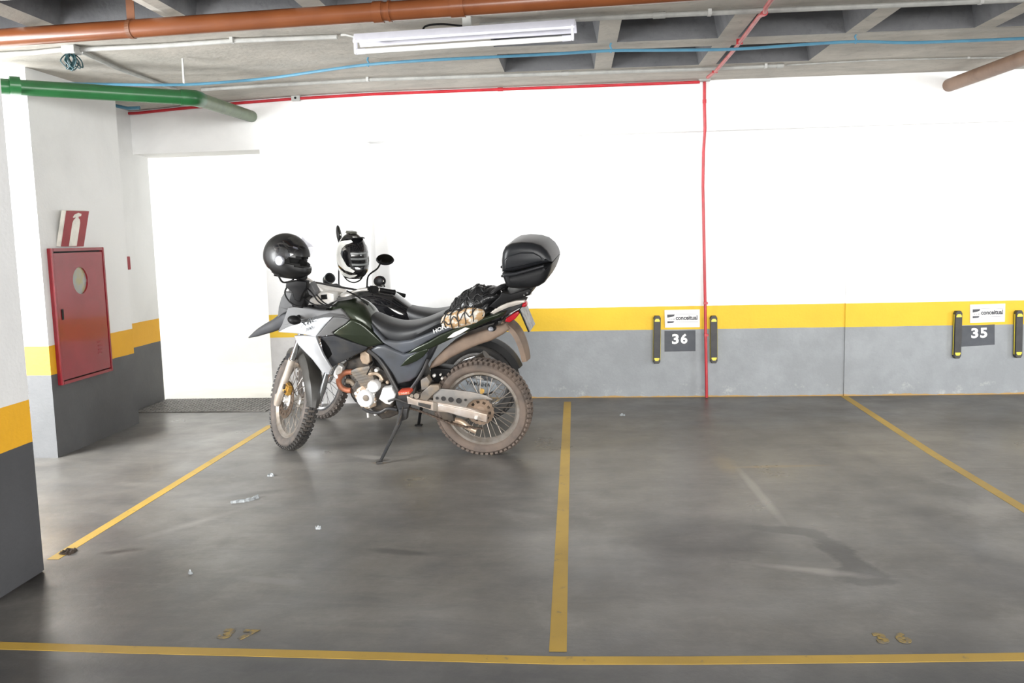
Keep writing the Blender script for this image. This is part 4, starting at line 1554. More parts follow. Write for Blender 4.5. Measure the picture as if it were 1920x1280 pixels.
# grab rails and rack
for s in (1, -1):
    P_ = F1.pts([(918, 587), (932, 576), (950, 568), (968, 563.5), (982, 563), (984, 567), (972, 571.5), (952, 577), (936, 584), (926, 589)], .125)
    mb = slab(MB(), P_, .03, .007, 2, 1, True)
    if s < 0:
        mb.mirror_y()
    mb.build('grab_rail', mat('dusty_grey_grab_rail', (.40, .37, .33), .45, .3, c2=(.30, .27, .24)), moto)
body(F1, [(926, 584), (946, 575), (968, 568), (980, 569), (976, 577), (952, 590), (930, 601), (920, 603)], -.10, .10, .012, 'tail_cowl', 'plastic', moto)
# under-seat fender and rear mudguard, dusted with mud
body(F1, [(802, 694), (808, 680), (820, 667), (842, 648), (866, 634), (900, 622), (930, 613), (948, 606), (955, 618), (942, 628), (920, 640), (895, 648), (868, 660), (846, 671), (824, 686)], -.085, .105, .022, 'inner_fender', 'dust_panel', moto)
mb = MB()
rings = []
for (u, v, w) in [(945, 598, .075), (958, 604, .085), (970, 615, .085), (980, 632, .085), (987, 652, .082), (991, 672, .075)]:
    c = F1(u, v, 0)
    rings.append((c, w))
pc = catmull([r[0] for r in rings], 3)
pw_ = catmull([V(r[1], 0, 0) for r in rings], 3)
rr = []
for i, (c, w) in enumerate(zip(pc, pw_)):
    t = (pc[min(i + 1, len(pc) - 1)] - pc[max(i - 1, 0)]).normalized()
    nn = V(t.z, 0, -t.x)
    if nn.x > 0:
        nn = -nn
    w = w.x
    rr.append([c + V(0, y * w, 0) + nn * d for y, d in [(-1, -.03), (-.9, .0), (0, .012), (.9, 0), (1, -.03), (.9, -.012), (0, 0), (-.9, -.012)]])
mb.loft(rr)
rmg = mb.build('rear_mudguard', 'dust_panel', moto)
# tail lamp, reflector, licence plate
body(F1, [(946, 603), (949, 596), (962, 588), (972, 583), (974, 588), (966, 598), (955, 605)], -.06, .075, .008, 'tail_lamp', 'red_lens', moto, label='red tail lamp')
mb = MB()
mb.ellipsoid(F1(983, 569, .04), (.022, .05, .022), 14, 10)
mb.build('brake_lamp', 'red_lens', moto, label='small red lamp below the rack')
a, b = F1(976, 579, .09), F1(994, 621, .09)
dn = (b - a)
nn = V(dn.z, 0, -dn.x).normalized()
if nn.x > 0:
    nn = -nn
mb = MB()
mb.loft([[p + V(0, y, 0) + nn * d for p, y, d in ((a, .0, 0), (a, -.185, 0), (b, -.185, 0), (b, .0, 0))], [p + V(0, y, 0) - nn * .004 for p, y in ((a, .0), (a, -.185), (b, -.185), (b, .0))]])
lp = mb.build('licence_plate', 'plate', moto, smooth=False)
mb = MB()
mb.loft([[p + V(0, y, 0) - nn * .004 for p, y in ((a, .008), (a, -.193), (b, -.193), (b, .008))], [p + V(0, y, 0) - nn * .012 for p, y in ((a, .008), (a, -.193), (b, -.193), (b, .008))]])
mb.build('plate_holder', 'black', lp, smooth=False)
ts = F1(924, 613, .17)
mb = MB()
mb.tube([ts - V(0, .12, 0), ts], .010, 8)
tsg = mb.build('turn_signal', 'black', moto)
mb = MB()
mb.ellipsoid(ts + V(.0, .03, 0), (.030, .034, .020), 14, 10)
mb.build('signal_body', 'black', tsg)
mb = MB()
mb.ellipsoid(ts + V(-.0, .048, .0), (.019, .022, .016), 14, 10)
mb.build('signal_lens', 'clear_gray', tsg)
mb = MB()
mb.tube([V(ts.x, -ts.y, ts.z) + V(0, .12, 0), V(ts.x, -ts.y, ts.z)], .010, 8)
mb.ellipsoid(V(ts.x, -ts.y - .03, ts.z), (.030, .034, .020), 14, 10)
mb.build('turn_signal', 'black', moto)

# rack plate and top case
body(F1, [(916, 575), (936, 556), (940, 548), (958, 551), (992, 541), (996, 545), (993, 553), (978, 559), (960, 563), (940, 571), (930, 579)], -.11, .13, .008, 'rack_plate', 'black', moto)
mb = MB()
for (u, v) in ((983, 553), (989, 549)):
    p = F1(u, v, .134)
    mb.cyl(p - V(0, .02, 0), p + V(0, .004, 0), .006, 10)
mb.build('rack_bolt', 'chrome', moto)
case_lid = [(938.5, 512), (938, 490), (939.5, 475), (945, 464), (956, 458), (975, 455.5), (996, 457), (1012, 462), (1024, 472), (1031, 483), (1034, 493), (1010, 498), (985, 505), (960, 511)]
case_low = [(939, 514), (960, 512.5), (985, 506.5), (1010, 499.5), (1034, 494.5), (1031, 507), (1026, 520), (1019, 532), (1008, 539), (992, 543), (970, 543.5), (955, 542), (947, 538), (943, 527), (940, 519)]


def case_part(px, y0, y1, r, name, m, parent):
    return slab(MB(), F1.pts(px, y1), y1 - y0, r, 5, 1, True).build(name, m, parent, sharp=50)


tcs = case_part(case_low, -.20, .20, .045, 'top_case', 'case_black', moto)
tcs['label'] = 'black top case mounted on the rear rack'
case_part(case_lid, -.20, .20, .05, 'case_lid', 'case_gray', tcs)
slab(MB(), F1.pts([(946, 505), (945, 488), (952, 480), (975, 473), (1000, 473), (1013, 480), (1018, 490), (995, 495), (970, 501)], .207), .03, .012, 3, 1, True).build('lid_side_panel', 'case_gray', tcs, sharp=50)
slab(MB(), F1.pts([(942, 514), (965, 511), (990, 504.5), (1018, 497), (1020, 501), (990, 510), (965, 517), (943, 520)], .204), .03, .006, 2, 1, True).build('seam_ridge', 'case_gray', tcs, sharp=50)
mb = MB()
pp = F1(1014, 467, .10)
mb.box(pp, (.05, .12, .016), Matrix.Rotation(radians(38), 3, 'Y'))
mb.build('reflector', 'red_lens', tcs, bevel=.004, label='red reflector')
mb = MB()
for (u, v) in ((937, 500), (938, 517)):
    mb.box(F1(u + 5, v, .1), (.02, .03, .014))
mb.build('latch', 'black', tcs, bevel=.003)

# engine
body(F1, [(655, 696), (668, 690), (692, 686), (698, 700), (703, 716), (694, 722), (686, 730), (679, 727), (668, 712)], -.10, .10, .006, 'cylinder', 'engine_gray', moto)
fin = MB()
for k in range(6):
    a, b = F1(658 + k * 3.6, 699 + k * 4.6, .104), F1(694 + k * 2.0, 690 + k * 5.2, .104)
    d = (b - a).normalized()
    fin.box((a + b) / 2 - V(0, .104, 0), ((b - a).length, .222, .0045), V(1, 0, 0).rotation_difference(d).to_matrix())
o = fin.build('cooling_fins', 'engine_gray', moto, smooth=False)
body(F1, [(642, 683), (650, 677), (664, 672), (676, 668), (688, 672), (693, 686), (668, 691), (652, 694)], -.085, .09, .010, 'cylinder_head', 'engine_dark', moto)
body(F1, [(675, 662), (684, 658), (692, 664), (694, 678), (689, 684), (679, 682), (674, 672)], -.03, .10, .008, 'spark_plug_cap', 'tan_metal', moto)
body(F1, [(668, 712), (684, 728), (706, 716), (730, 722), (742, 742), (736, 764), (716, 770), (694, 766), (676, 758), (660, 744), (655, 730), (662, 722)], -.12, .085, .014, 'crankcase', 'engine_dark', moto)


def cover(u, v, r, y, h, m, name, parent, n=28, prof=None):
    c = F1(u, v, y)
    mb = MB()
    mb.lathe(prof or [(0, -.04), (r, -.04), (r, h * .35), (r * .88, h * .8), (r * .6, h), (0, h)], c, (0, 1, 0), n)
    return mb.build(name, m, parent)


g = cover(686, 746, .062, .10, .035, 'alu_white', 'generator_cover', moto)
cover(686, 746, .022, .135, .008, 'engine_gray', 'cover_cap', g)
for k in range(7):
    a = 2 * pi * k / 7
    c = F1(686, 746, .118)
    MB().cyl(c + V(cos(a) * .066, -.03, sin(a) * .066), c + V(cos(a) * .066, 0, sin(a) * .066), .006, 8).build('cover_bolt', 'alu', g)
cover(700.5, 724, .042, .115, .022, 'alu_white', 'camchain_cover', moto)
body(F1, [(664, 744), (668, 730), (680, 722), (694, 736), (704, 748), (704, 762), (690, 768), (676, 764)], .02, .105, .012, 'left_crankcase', 'tan_metal', moto)
g = body(F1, [(710, 748), (714, 738), (717, 728), (734, 726.5), (741, 740), (738, 752), (731, 759), (722, 757)], .05, .135, .008, 'sprocket_cover', 'alu_white', moto)
body(F1, [(716, 731), (735, 729), (736, 733), (717, 735)], .10, .138, .003, 'cover_rib', 'alu', g)
ftube(F1, [(692, 702), (704, 700), (712, 704), (717, 712)], .012, 'coolant_pipe', 'tan_metal', moto, .10)
ftube(F1, [(640, 690), (633, 693), (629, 702), (634, 708)], .013, 'radiator_hose', 'alu', moto, .09)
body(F1, [(628, 692), (634, 684), (642, 688), (640, 700), (632, 702)], .04, .10, .006, 'horn', 'alu', moto)
ftube(F1, [(660, 697), (648, 698), (638, 706), (635, 716), (640, 726), (650, 731), (658, 732)], .019, 'exhaust_header', 'rust', moto, .085, n=14)
ftube(F1, [(650, 714), (659, 716), (668, 728), (676, 742)], .018, 'down_tube', 'engine_gray', moto, .06, n=12)
ftube(F1, [(680, 764), (694, 772), (712, 773), (727, 766), (745, 768)], .011, 'engine_guard_tube', 'frame', moto, .10, n=10)
body(F1, [(694, 766), (742, 760), (748, 776), (730, 784), (716, 786), (704, 776)], -.09, .06, .01, 'oil_sump', 'engine_dark', moto)
mb = MB()
p = F1(690, 779, .05)
mb.cyl(p + V(0, 0, .02), p - V(0, 0, .012), .008, 8)
mb.build('drain_plug', 'alu', moto)
body(F1, [(712, 690), (728, 700), (742, 724), (744, 736), (730, 720), (712, 714), (700, 700), (696, 684)], -.08, .06, .008, 'carburettor', 'engine_dark', moto)
for (u, v, r, y, mm) in ((715, 712, .016, .085, 'engine_gray'), (727, 716, .012, .09, 'tan_metal'), (706, 694, .014, .08, 'alu'), (722, 770, .013, .08, 'engine_gray'), (704, 776, .010, .07, 'alu'), (668, 737, .012, .10, 'alu')):
    cover(u, v, r, y, .014, mm, 'engine_fitting', moto, 14)
body(F1, [(690, 660), (722, 655), (760, 668), (790, 690), (800, 720), (770, 742), (745, 740), (715, 705)], -.10, .05, .01, 'airbox', 'black', moto)
for pts, r in (([(688, 702), (694, 690), (700, 680), (696, 664)], .004), ([(702, 670), (716, 684), (728, 704), (740, 728)], .004), ([(646, 668), (652, 680), (648, 690)], .004), ([(588, 545), (600, 560), (612, 570), (630, 574)], .005), ([(560, 555), (572, 570), (590, 578), (612, 580)], .006)):
    ftube(F1, pts, r, 'hose', 'black', moto, .13, n=6)
for pts in ([(540, 535), (534, 548), (540, 562), (552, 572), (566, 575)], [(556, 540), (568, 556), (580, 566), (596, 574)], [(570, 534), (584, 548), (598, 566), (618, 576)], [(650, 545), (664, 552), (676, 560), (690, 572)]):
    ftube(F1, pts, .0055, 'cable', 'black', moto, .24 if pts[0][0] < 600 else .03, n=6)

# frame tubes, peg, kickstand
ftube(F1, [(690, 656), (707, 670), (722, 690), (734, 712), (747, 736)], .0145, 'frame_tube', 'frame', moto, .125)
ftube(F1, [(803, 672), (797, 688), (786, 708), (772, 728)], .0125, 'frame_tube', 'frame', moto, .12)
body(F1, [(738, 734), (746, 730), (772, 728), (780, 722), (776, 744), (768, 760), (762, 778), (748, 776), (742, 756)], .06, .115, .006, 'frame_plate', 'frame', moto)
pg = slab(MB(), F1.pts([(746, 735.5), (767.5, 733.5), (767.5, 739.5), (747, 741.5)], .20), .09, .006, 2, 1, True).build('footpeg', 'red_rubber', moto, label='orange red rubber footpeg')
mb = MB()
for k in range(5):
    p = F1(749 + k * 4.2, 738.2 - k * .4, .2015)
    mb.lathe([(.0035, -.001), (.0065, -.001), (.0065, .0015), (.0035, .0015)], p, (0, 1, 0), 12, closed=True)
mb.build('peg_tread', 'tan', pg)
ftube(F1, [(728, 752), (742, 748), (754, 752), (764, 756)], .008, 'gear_lever', 'frame', moto, .16)
mb = MB()
foot_w = on_z(713, 869)
fl_ = F1.R.transposed() @ (foot_w + V(0, 0, .012) - F1.o)
k0, k1, k2 = F1(753, 768, .13), F1(748, 793, .17), F1(738, 814, .21)
mb.tube([k0, k1, k2, k2 + (fl_ - k2) * .95, fl_], [.017, .0165, .0125, .0105, .0105], 10)
ks = mb.build('kickstand', 'plastic', moto)
mb = MB()
Rz = F1.R.transposed()
mb.box(fl_ + Rz @ V(-.005, 0, -.004), (.045, .03, .010), Rz @ Matrix.Rotation(.3, 3, 'Z'))
mb.build('stand_foot', 'frame', ks, bevel=.003)
ftube(F1, [(756, 762), (752, 780), (744, 802)], .006, 'stand_spring', 'engine_dark', moto, .185, n=6)
body(F1, [(748, 768), (764, 766), (762, 786), (752, 790)], .10, .145, .005, 'stand_bracket', 'frame', moto)

# swingarm, chain guard, chain
sw = body(F1, [(762, 742), (776, 748), (813, 754), (840, 758), (880, 766), (913, 776.5), (912, 792), (898, 788), (872, 783), (840, 774), (813, 771), (778, 760), (764, 757)], .085, .125, .007, 'swingarm', 'swing_silver', moto)
plate(F1, [(821, 757.5), (850, 763), (880, 768.5), (913, 777), (912, 792), (883, 784), (850, 776), (822, 769)], .012, .005, 'swingarm_end', 'swing_silver', sw, .132, mirror=False)
plate(F1, [(784, 754), (808, 759), (807, 767), (784, 760)], .006, .002, 'swingarm_recess', 'frame', sw, .1275, mirror=False)
plate(F1, [(812, 754), (820, 756), (820, 771), (812, 770)], .01, .003, 'swingarm_band', 'engine_gray', sw, .130, mirror=False)
mb = MB()
pa = F1(893, 782, .134)
mb.cyl(pa - V(0, .04, 0), pa + V(0, .010, 0), .013, 6)
mb.cyl(pa + V(0, .009, 0), pa + V(0, .016, 0), .008, 12)
mb.build('axle_nut', 'alu', sw)
slab(MB(), [V(p.x, .125, p.z) for p in F1.pts([(762, 742), (776, 748), (840, 758), (913, 776.5), (912, 792), (840, 774), (778, 760), (764, 757)], .10)], .04, .006, 2, 1, True).mirror_y().build('swingarm', 'swing_silver', moto)
# solid guard; flat black discs stand in for the dark of its holes
guard_top = [(812, 739), (818, 731), (826, 728.5), (850, 730.5), (875, 733.5), (896, 737), (912, 742), (923, 748)]
guard_bot = [(812, 752), (824, 755.5), (850, 760), (874, 764), (879, 756), (888, 749.5), (904, 748.5), (923, 750)]
gd = MB()
P_ = F1.pts(guard_top + guard_bot[::-1], .112)
slab(gd, P_, .012, .004, 2, 1, True)
gdo = gd.build('chain_guard', 'swing_gray', moto)
for (u, v, r) in ((819.5, 746, .0085), (831.5, 747, .0135), (845.5, 749, .0155), (860.5, 751, .0165), (873, 749.5, .0075)):
    c = F1(u, v, .1125)
    mb = MB()
    mb.lathe([(0, 0), (r, 0), (r, .0008), (0, .0008)], c, (0, 1, 0), 18)
    mb.lathe([(r, 0), (r * 1.15, 0), (r * 1.15, .0025), (r, .0025)], c, (0, 1, 0), 18, closed=True)
    mb.build('guard_hole_disc', 'black_gap', gdo)
ch = MB()
cpx = [(905, 803), (880, 801), (855, 796), (830, 787), (805, 777), (780, 768), (762, 763)]
P_ = catmull(F1.pts(cpx, .088), 8)
for i in range(len(P_) - 1):
    m_ = (P_[i] + P_[i + 1]) / 2
    d = (P_[i + 1] - P_[i])
    ch.box(m_, (d.length * .95, .016 if i % 2 else .010, .0125 if i % 2 else .009), V(1, 0, 0).rotation_difference(d.normalized()).to_matrix())
ch.build('drive_chain', 'chain', moto, smooth=False)
ftube(F1, [(851, 787), (864, 790), (877, 800), (893, 808)], [.020] * 5 + [.021] * 5 + [.020] * 6, 'chain_slider', 'tan_metal', moto, .055, n=14)
body(F1, [(823, 768), (848, 775), (852, 790), (830, 787)], .03, .09, .006, 'chain_guide', 'engine_dark', moto)
# muffler on the far side and the shock absorber
mb = MB()
mb.tube(catmull([V(.72, -.10, .34), V(.5, -.16, .36), V(.2, -.19, .50), V(.0, -.20, .62)], 5), [.022] * 6 + [.05] * 10, 16)
mb.build('muffler', 'engine_dark', moto)
mb = MB()
mb.tube([V(.42, .0, .44), V(.50, .0, .80)], .028, 14)
sh_ = mb.build('shock_absorber', 'engine_dark', moto)
mb = MB()
co = []
for k in range(80):
    t = k / 79
    a = 2 * pi * 7 * t
    co.append(V(.42 + .07 * t, cos(a) * .04, .46 + .30 * t) + V(sin(a) * .04, 0, 0))
mb.tube(co, .006, 6)
mb.build('spring', 'frame', sh_)
body(F1, [(788, 712), (800, 706), (806, 716), (802, 728), (790, 732)], .06, .12, .006, 'linkage', 'engine_gray', moto)
body(F1, [(790, 736), (806, 722), (822, 722), (824, 730), (812, 740), (800, 752), (786, 748)], .08, .122, .006, 'pivot_bracket', 'engine_gray', moto)
mb = MB()
mb.cyl(F1(781, 742, .10), F1(781, 742, .13), .018, 14)
mb.cyl(F1(772, 742, .10), F1(772, 742, .128), .012, 14)
mb.build('pivot_bolt', 'engine_gray', moto)
for (u, v, r) in ((814, 704, .012), (829, 709, .009), (826, 702, .007)):
    cover(u, v, r, .06, .01, 'alu', 'rear_fitting', moto, 12)
body(F1, [(806, 690), (826, 690), (846, 692), (842, 706), (820, 718), (808, 712)], -.06, .05, .01, 'battery_box', 'black', moto)

# =============================== second motorcycle, behind the first
F2 = Frame(903, 786, 174, 8)
bk2 = empty('motorcycle', F2.M)
tag(bk2, 'glossy black motorcycle mostly hidden behind the dusty silver one, close to the wall', 'motorcycle')
ST2 = Steer(26, 1.44, -38)
W2 = V(1.34, 0, .345)
wheel_parts(F2, bk2, 'front_wheel', W2, .340, .080, .275, dict(rim='rim_bright', tyre='tyre', hub='alu', spoke='rim_bright'), ST2, 46, 32, (.05, .07, .12, MT['rim_bright']))
wheel_parts(F2, bk2, 'rear_wheel', (0, 0, .325), .325, .12, .235, dict(rim='rim_bright', tyre='tyre_black', hub='alu', spoke='spoke'), None, 40, 32, (.06, .06, .115, MT['rim_bright']))
for s in (1, -1):
    b = W2 + V(.035, s * .095, 0) - ST2.ax * .05
    mb = MB()
    mb.tube([b, b + ST2.ax * .04, b + ST2.ax * .36], [.02, .027, .026], 12)
    leg = mb.map(ST2).build('fork_leg', 'chrome', bk2)
    mb = MB()
    mb.tube([b + ST2.ax * .36, b + ST2.ax * .86], .02, 12)
    mb.map(ST2).build('fork_tube', 'chrome', leg)
mb = MB()
rings = []
for k in range(15):
    a = radians(50 + 110 * k / 14)
    rings.append([W2 + V(cos(a) * (.37 + r), t * .055, sin(a) * (.37 + r)) for t, r in [(-1, -.03), (-.7, 0), (0, .012), (.7, 0), (1, -.03), (.9, -.035), (0, .005), (-.9, -.035)]])
mb.loft(rings)
mb.map(ST2).build('front_mudguard', 'black_gloss', bk2)
# bars, mirrors, gauge, screen
h2 = ST2.p0 + ST2.ax * 1.12
mb = MB()
mb.tube(catmull([h2 + V(-.12, .37, .06), h2 + V(-.07, .25, .08), h2 + V(0, .08, .03), h2 + V(0, -.08, .03), h2 + V(-.07, -.25, .08), h2 + V(-.12, -.37, .06)], 5), .011, 10)
hb2 = mb.map(ST2).build('handlebar', 'black', bk2)
for s in (1, -1):
    mb = MB()
    mb.tube([h2 + V(-.125, s * .375, .06), h2 + V(-.085, s * .27, .077)], .017, 12)
    mb.map(ST2).build('grip', 'black', hb2)


def mirror2(u, v, y, ra, rb, rc_, facing, tilt):
    c = F2(u, v, y)
    f = V(facing).normalized()
    u_ = f.cross(V(0, 0, 1)).normalized()
    v_ = u_.cross(f)
    t = radians(tilt)
    R_ = Matrix((u_ * cos(t) + v_ * sin(t), v_ * cos(t) - u_ * sin(t), f)).transposed()
    base = ST2(h2 + V(-.05, (.22 if y > 0 else -.22), .08))
    mb = MB()
    mb.tube(catmull([base, base + V(.0, 0, .05), c + R_ @ V(0, -rb * .8, -rc_ * .3)], 5), .006, 8)
    s = mb.build('mirror_stem', 'black', bk2)
    mb = MB()
    mb.ellipsoid(c, (ra, rb, rc_), 20, 12, R_)
    mb.build('mirror_housing', 'black', s)
    mb = MB()
    mb.loft([[c + R_ @ V(cos(2 * pi * k / 24) * ra * .86, sin(2 * pi * k / 24) * rb * .86, z) for k in range(24)] for z in (rc_ * .3, rc_ * .62)])
    mb.build('mirror_glass', 'mirror', s)


mirror2(635.5, 440, .36, .058, .072, .020, (-.95, -.36, .05), 12)
mirror2(712, 527, -.30, .060, .046, .024, (.30, .95, .12), -8)
mb = MB()
gc = F2(616, 524, 0)
ga = (F2.R.transposed() @ (V(.55, -.75, .35))).normalized()
mb.lathe([(0, -.05), (.030, -.05), (.042, -.02), (.044, .03), (.040, .034), (.038, .03), (0, .03)], gc, ga, 24)
gg = mb.build('speedometer', 'black', bk2)
mb = MB()
mb.lathe([(.036, .030), (.0445, .030), (.0445, .037), (.036, .037)], gc, ga, 24, closed=True)
mb.build('gauge_ring', 'chrome', gg)
scr = [(590, 541, .10), (596, 527, .11), (607, 500, .12), (620, 472, .11), (628, 462, .08)]
L_ = catmull([F2(u, v, y) for u, v, y in scr], 3)
mb = MB()
rings = []
for p in L_:
    rings.append([V(p.x + .05 * (1 - t * t), p.y * t, p.z) for t in [x / 5 for x in range(-5, 6)]] + [V(p.x + .046 + .0 - .05 * t * t, p.y * t, p.z) for t in [x / 5 for x in range(5, -6, -1)]])
mb.loft(rings)
mb.build('windscreen', 'screen', bk2, label='clear windscreen')
loft_px(F2, [(575, 545, 575, .05), (586, 536, 590, .09), (602, 535, 600, .10), (620, 540, 600, .09), (636, 552, 590, .06)], 2.6, 18).build('headlamp_cowl', 'black_gloss', bk2)
loft_px(F2, [(640, 560, 590, .07), (660, 545, 610, .11), (684, 538, 628, .13), (710, 537, 640, .14), (736, 546, 642, .135), (756, 560, 640, .12), (776, 576, 636, .09)], 2.6, 24, .5).build('fuel_tank', 'black_gloss', bk2)
loft_px(F2, [(752, 566, 590, .06), (768, 572, 606, .09), (790, 577, 612, .115), (815, 579.5, 612, .13), (840, 576, 608, .135), (862, 570, 600, .135), (888, 565, 592, .12), (915, 563, 586, .10)], 2.8, 22, .5).build('seat', 'seat', bk2)
plate(F2, [(640, 600), (680, 590), (720, 600), (750, 618), (790, 622), (800, 640), (760, 660), (720, 668), (680, 650)], .06, .02, 'side_panel', 'black_gloss', bk2, .15)
loft_px(F2, [(800, 600, 640, .10), (840, 596, 630, .10), (880, 588, 620, .09), (920, 580, 608, .08), (944, 579, 600, .06), (956, 582, 594, .02)], 2.6, 18).build('tail', 'black_gloss', bk2)
mb = MB()
rings = []
for k in range(16):
    a = radians(55 + 105 * k / 15)
    rings.append([V(0, 0, .325) + V(cos(a) * (.365 + r), t * .075, sin(a) * (.365 + r)) for t, r in [(-1, -.05), (-.8, 0), (0, .014), (.8, 0), (1, -.05), (.94, -.05), (0, .006), (-.94, -.05)]])
mb.loft(rings)
mb.build('rear_mudguard', 'black', bk2)
body(F2, [(650, 680), (700, 668), (730, 690), (752, 720), (745, 752), (710, 764), (670, 752), (650, 720)], -.12, .12, .02, 'engine', 'engine_dark', bk2)
c = F2(690, 728, .14)
mb = MB()
mb.lathe([(0, -.05), (.06, -.05), (.06, .0), (.04, .016), (0, .018)], c, (0, 1, 0), 24)
mb.build('engine_cover', 'alu', bk2)
ftube(F2, [(650, 640), (690, 690), (720, 740), (756, 750)], .016, 'frame_tube', 'frame', bk2, .10)
ftube(F2, [(640, 640), (650, 690), (668, 750), (720, 762)], .016, 'frame_tube', 'frame', bk2, .06)
s2 = body(F2, [(760, 735), (800, 738), (860, 734), (918, 727), (924, 738), (860, 748), (800, 752), (762, 750)], .09, .13, .008, 'swingarm', 'engine_dark', bk2)
pl2 = plate(F2, [(858, 714), (868, 707), (880, 709), (928, 717.5), (932, 728), (915, 738), (880, 737), (862, 728)], .02, .005, 'chain_guard', 'yamaha_plate', bk2, .14, mirror=False)
text_obj('YAMAHA', .1, 'lettering', 'ink_dark', pl2, F2(873, 720.5, .1425), F2(926, 727.5, .1425) - F2(873, 720.5, .1425), V(-.1, 0, 1), .0008, .001, width=.20, height=.034)
mb = MB()
mb.cyl(F2(903, 733, .13), F2(903, 733, .16), .022, 14)
mb.build('axle_nut', 'gold', bk2)
mb = MB()
fw2 = on_z(785, 798) + V(0, 0, .010)
lf = F2.R.transposed() @ (fw2 - F2.o)
k0 = F2(790, 765, .12)
mb.tube([k0, (k0 + lf) / 2 + V(0, 0, .01), lf], [.014, .012, .012], 10)
ks = mb.build('kickstand', 'black', bk2)
Rz = F2.R.transposed()
mb = MB()
mb.box(lf + Rz @ V(0, 0, -.003), (.06, .04, .010), Rz.copy())
mb.build('stand_foot', 'black', ks, bevel=.003)
mb = MB()
mb.tube(catmull([V(.75, -.12, .30), V(.45, -.16, .32), V(.1, -.18, .42), V(-.15, -.19, .5)], 5), [.02] * 5 + [.05] * 11, 14)
mb.build('muffler', 'chrome', bk2)

# ------------------------------------------------------------------ helmets on the handlebars
def rot_from(fwd, up=V(0, 0, 1)):
    f = V(fwd).normalized()
    l = V(up).cross(f).normalized()
    u = f.cross(l)
    return Matrix((f, l, u)).transposed()


def helm_shape(d, rx, ry, rz):
    """radius of the shell in direction d (x forward, z up)"""
    p = V(d.x * rx, d.y * ry, d.z * rz)
    low = max(0., -d.z)
    chin = max(0., d.x) * max(0., min(1., (-d.z + .05) / .5))
    p.x += .05 * chin
    if d.z < -.55:
        p.z = -.55 * rz + (p.z + .55 * rz) * .85
        p.x *= 1.0
    if d.z < -.3 and d.x < 0:
        p.x *= 1 - .18 * min(1, (-d.z - .3) / .5)
    return p


def helmet_shell(rx, ry, rz, th, port=None, n=56, m=40):
    """shell with a real face opening; inner wall offset by th"""
    outer, inner = [], []
    vs, fs, keep = [], [], {}

    def dirv(i, k):
        t = pi * (i + .5) / (m + 1)
        a = 2 * pi * k / n
        return V(sin(t) * cos(a), sin(t) * sin(a), cos(t))

    def hole(i, k):
        d = dirv(i, k) + dirv(i + 1, k + 1)
        d.normalize()
        if d.z < -.86:
            return True
        if port:
            a = math.atan2(d.y, d.x)
            lo, hi, wd = port
            return abs(a) < wd and lo + .10 * (abs(a) / wd) ** 2 < d.z < hi - .10 * (abs(a) / wd) ** 2
        return False
    cnt = {}
    fl_ = []
    for i in range(m):
        for k in range(n):
            if hole(i, k):
                continue
            q = [(i, k), (i, (k + 1) % n), (i + 1, (k + 1) % n), (i + 1, k)]
            fl_.append(q)
            for j in range(4):
                e = tuple(sorted((q[j], q[(j + 1) % 4])))
                cnt[e] = cnt.get(e, 0) + 1
    idx = {}

    def vid(key, layer):
        kk = (key, layer)
        if kk not in idx:
            d = dirv(*key)
            s = 1 if layer == 0 else None
            p = helm_shape(d, rx, ry, rz) if layer == 0 else helm_shape(d, rx - th, ry - th, rz - th)
            idx[kk] = len(vs)
            vs.append(p)
        return idx[kk]
    for q in fl_:
        fs.append(tuple(vid(x, 0) for x in q))
        fs.append(tuple(vid(x, 1) for x in reversed(q)))
        for j in range(4):
            e = tuple(sorted((q[j], q[(j + 1) % 4])))
            if cnt[e] == 1:
                a, b = q[j], q[(j + 1) % 4]
                if (a[0] == 0 and b[0] == 0):
                    continue
                fs.append((vid(b, 0), vid(a, 0), vid(a, 1), vid(b, 1)))
    fs.append(tuple(vid((0, k), 0) for k in range(n)))
    fs.append(tuple(vid((0, k), 1) for k in range(n)))
    mb = MB()
    mb.add(vs, fs)
    return mb


def patch(outline, rx, ry, rz, off, th=.002, sub=3):
    """a decal lying on the helmet shell: outline given as (azimuth deg, z fraction)"""
    pts = []
    n = len(outline)
    for i in range(n):
        a, b = outline[i], outline[(i + 1) % n]
        for j in range(sub):
            t = j / sub
            pts.append((a[0] + (b[0] - a[0]) * t, a[1] + (b[1] - a[1]) * t))

    def on(a, z, o):
        a = radians(a)
        z = max(-.98, min(.98, z))
        c = math.sqrt(1 - z * z)
        return helm_shape(V(c * cos(a), c * sin(a), z), rx + o, ry + o, rz + o)
    bm = bmesh.new()
    tv = [bm.verts.new((p[0] / 60, p[1], 0)) for p in pts]
    tri = tessellate_polygon([[V(p[0] / 60, p[1], 0) for p in pts]])
    for t in tri:
        bm.faces.new([tv[i] for i in t])
    bmesh.ops.subdivide_edges(bm, edges=[e for e in bm.edges if e.calc_length() > .12], cuts=2, use_grid_fill=True)
    bmesh.ops.triangulate(bm, faces=bm.faces[:])
    mb = MB()
    bm.verts.index_update()
    vs = [(v.co.x * 60, v.co.y) for v in bm.verts]
    fcs = [tuple(v.index for v in f.verts) for f in bm.faces]
    bnd = [tuple(v.index for v in e.verts) for e in bm.edges if len(e.link_faces) == 1]
    bm.free()
    nv = len(vs)
    mb.add([on(a, z, off) for a, z in vs] + [on(a, z, off - th) for a, z in vs], fcs + [tuple(i + nv for i in reversed(f)) for f in fcs] + [(a, b, b + nv, a + nv) for a, b in bnd])
    return mb


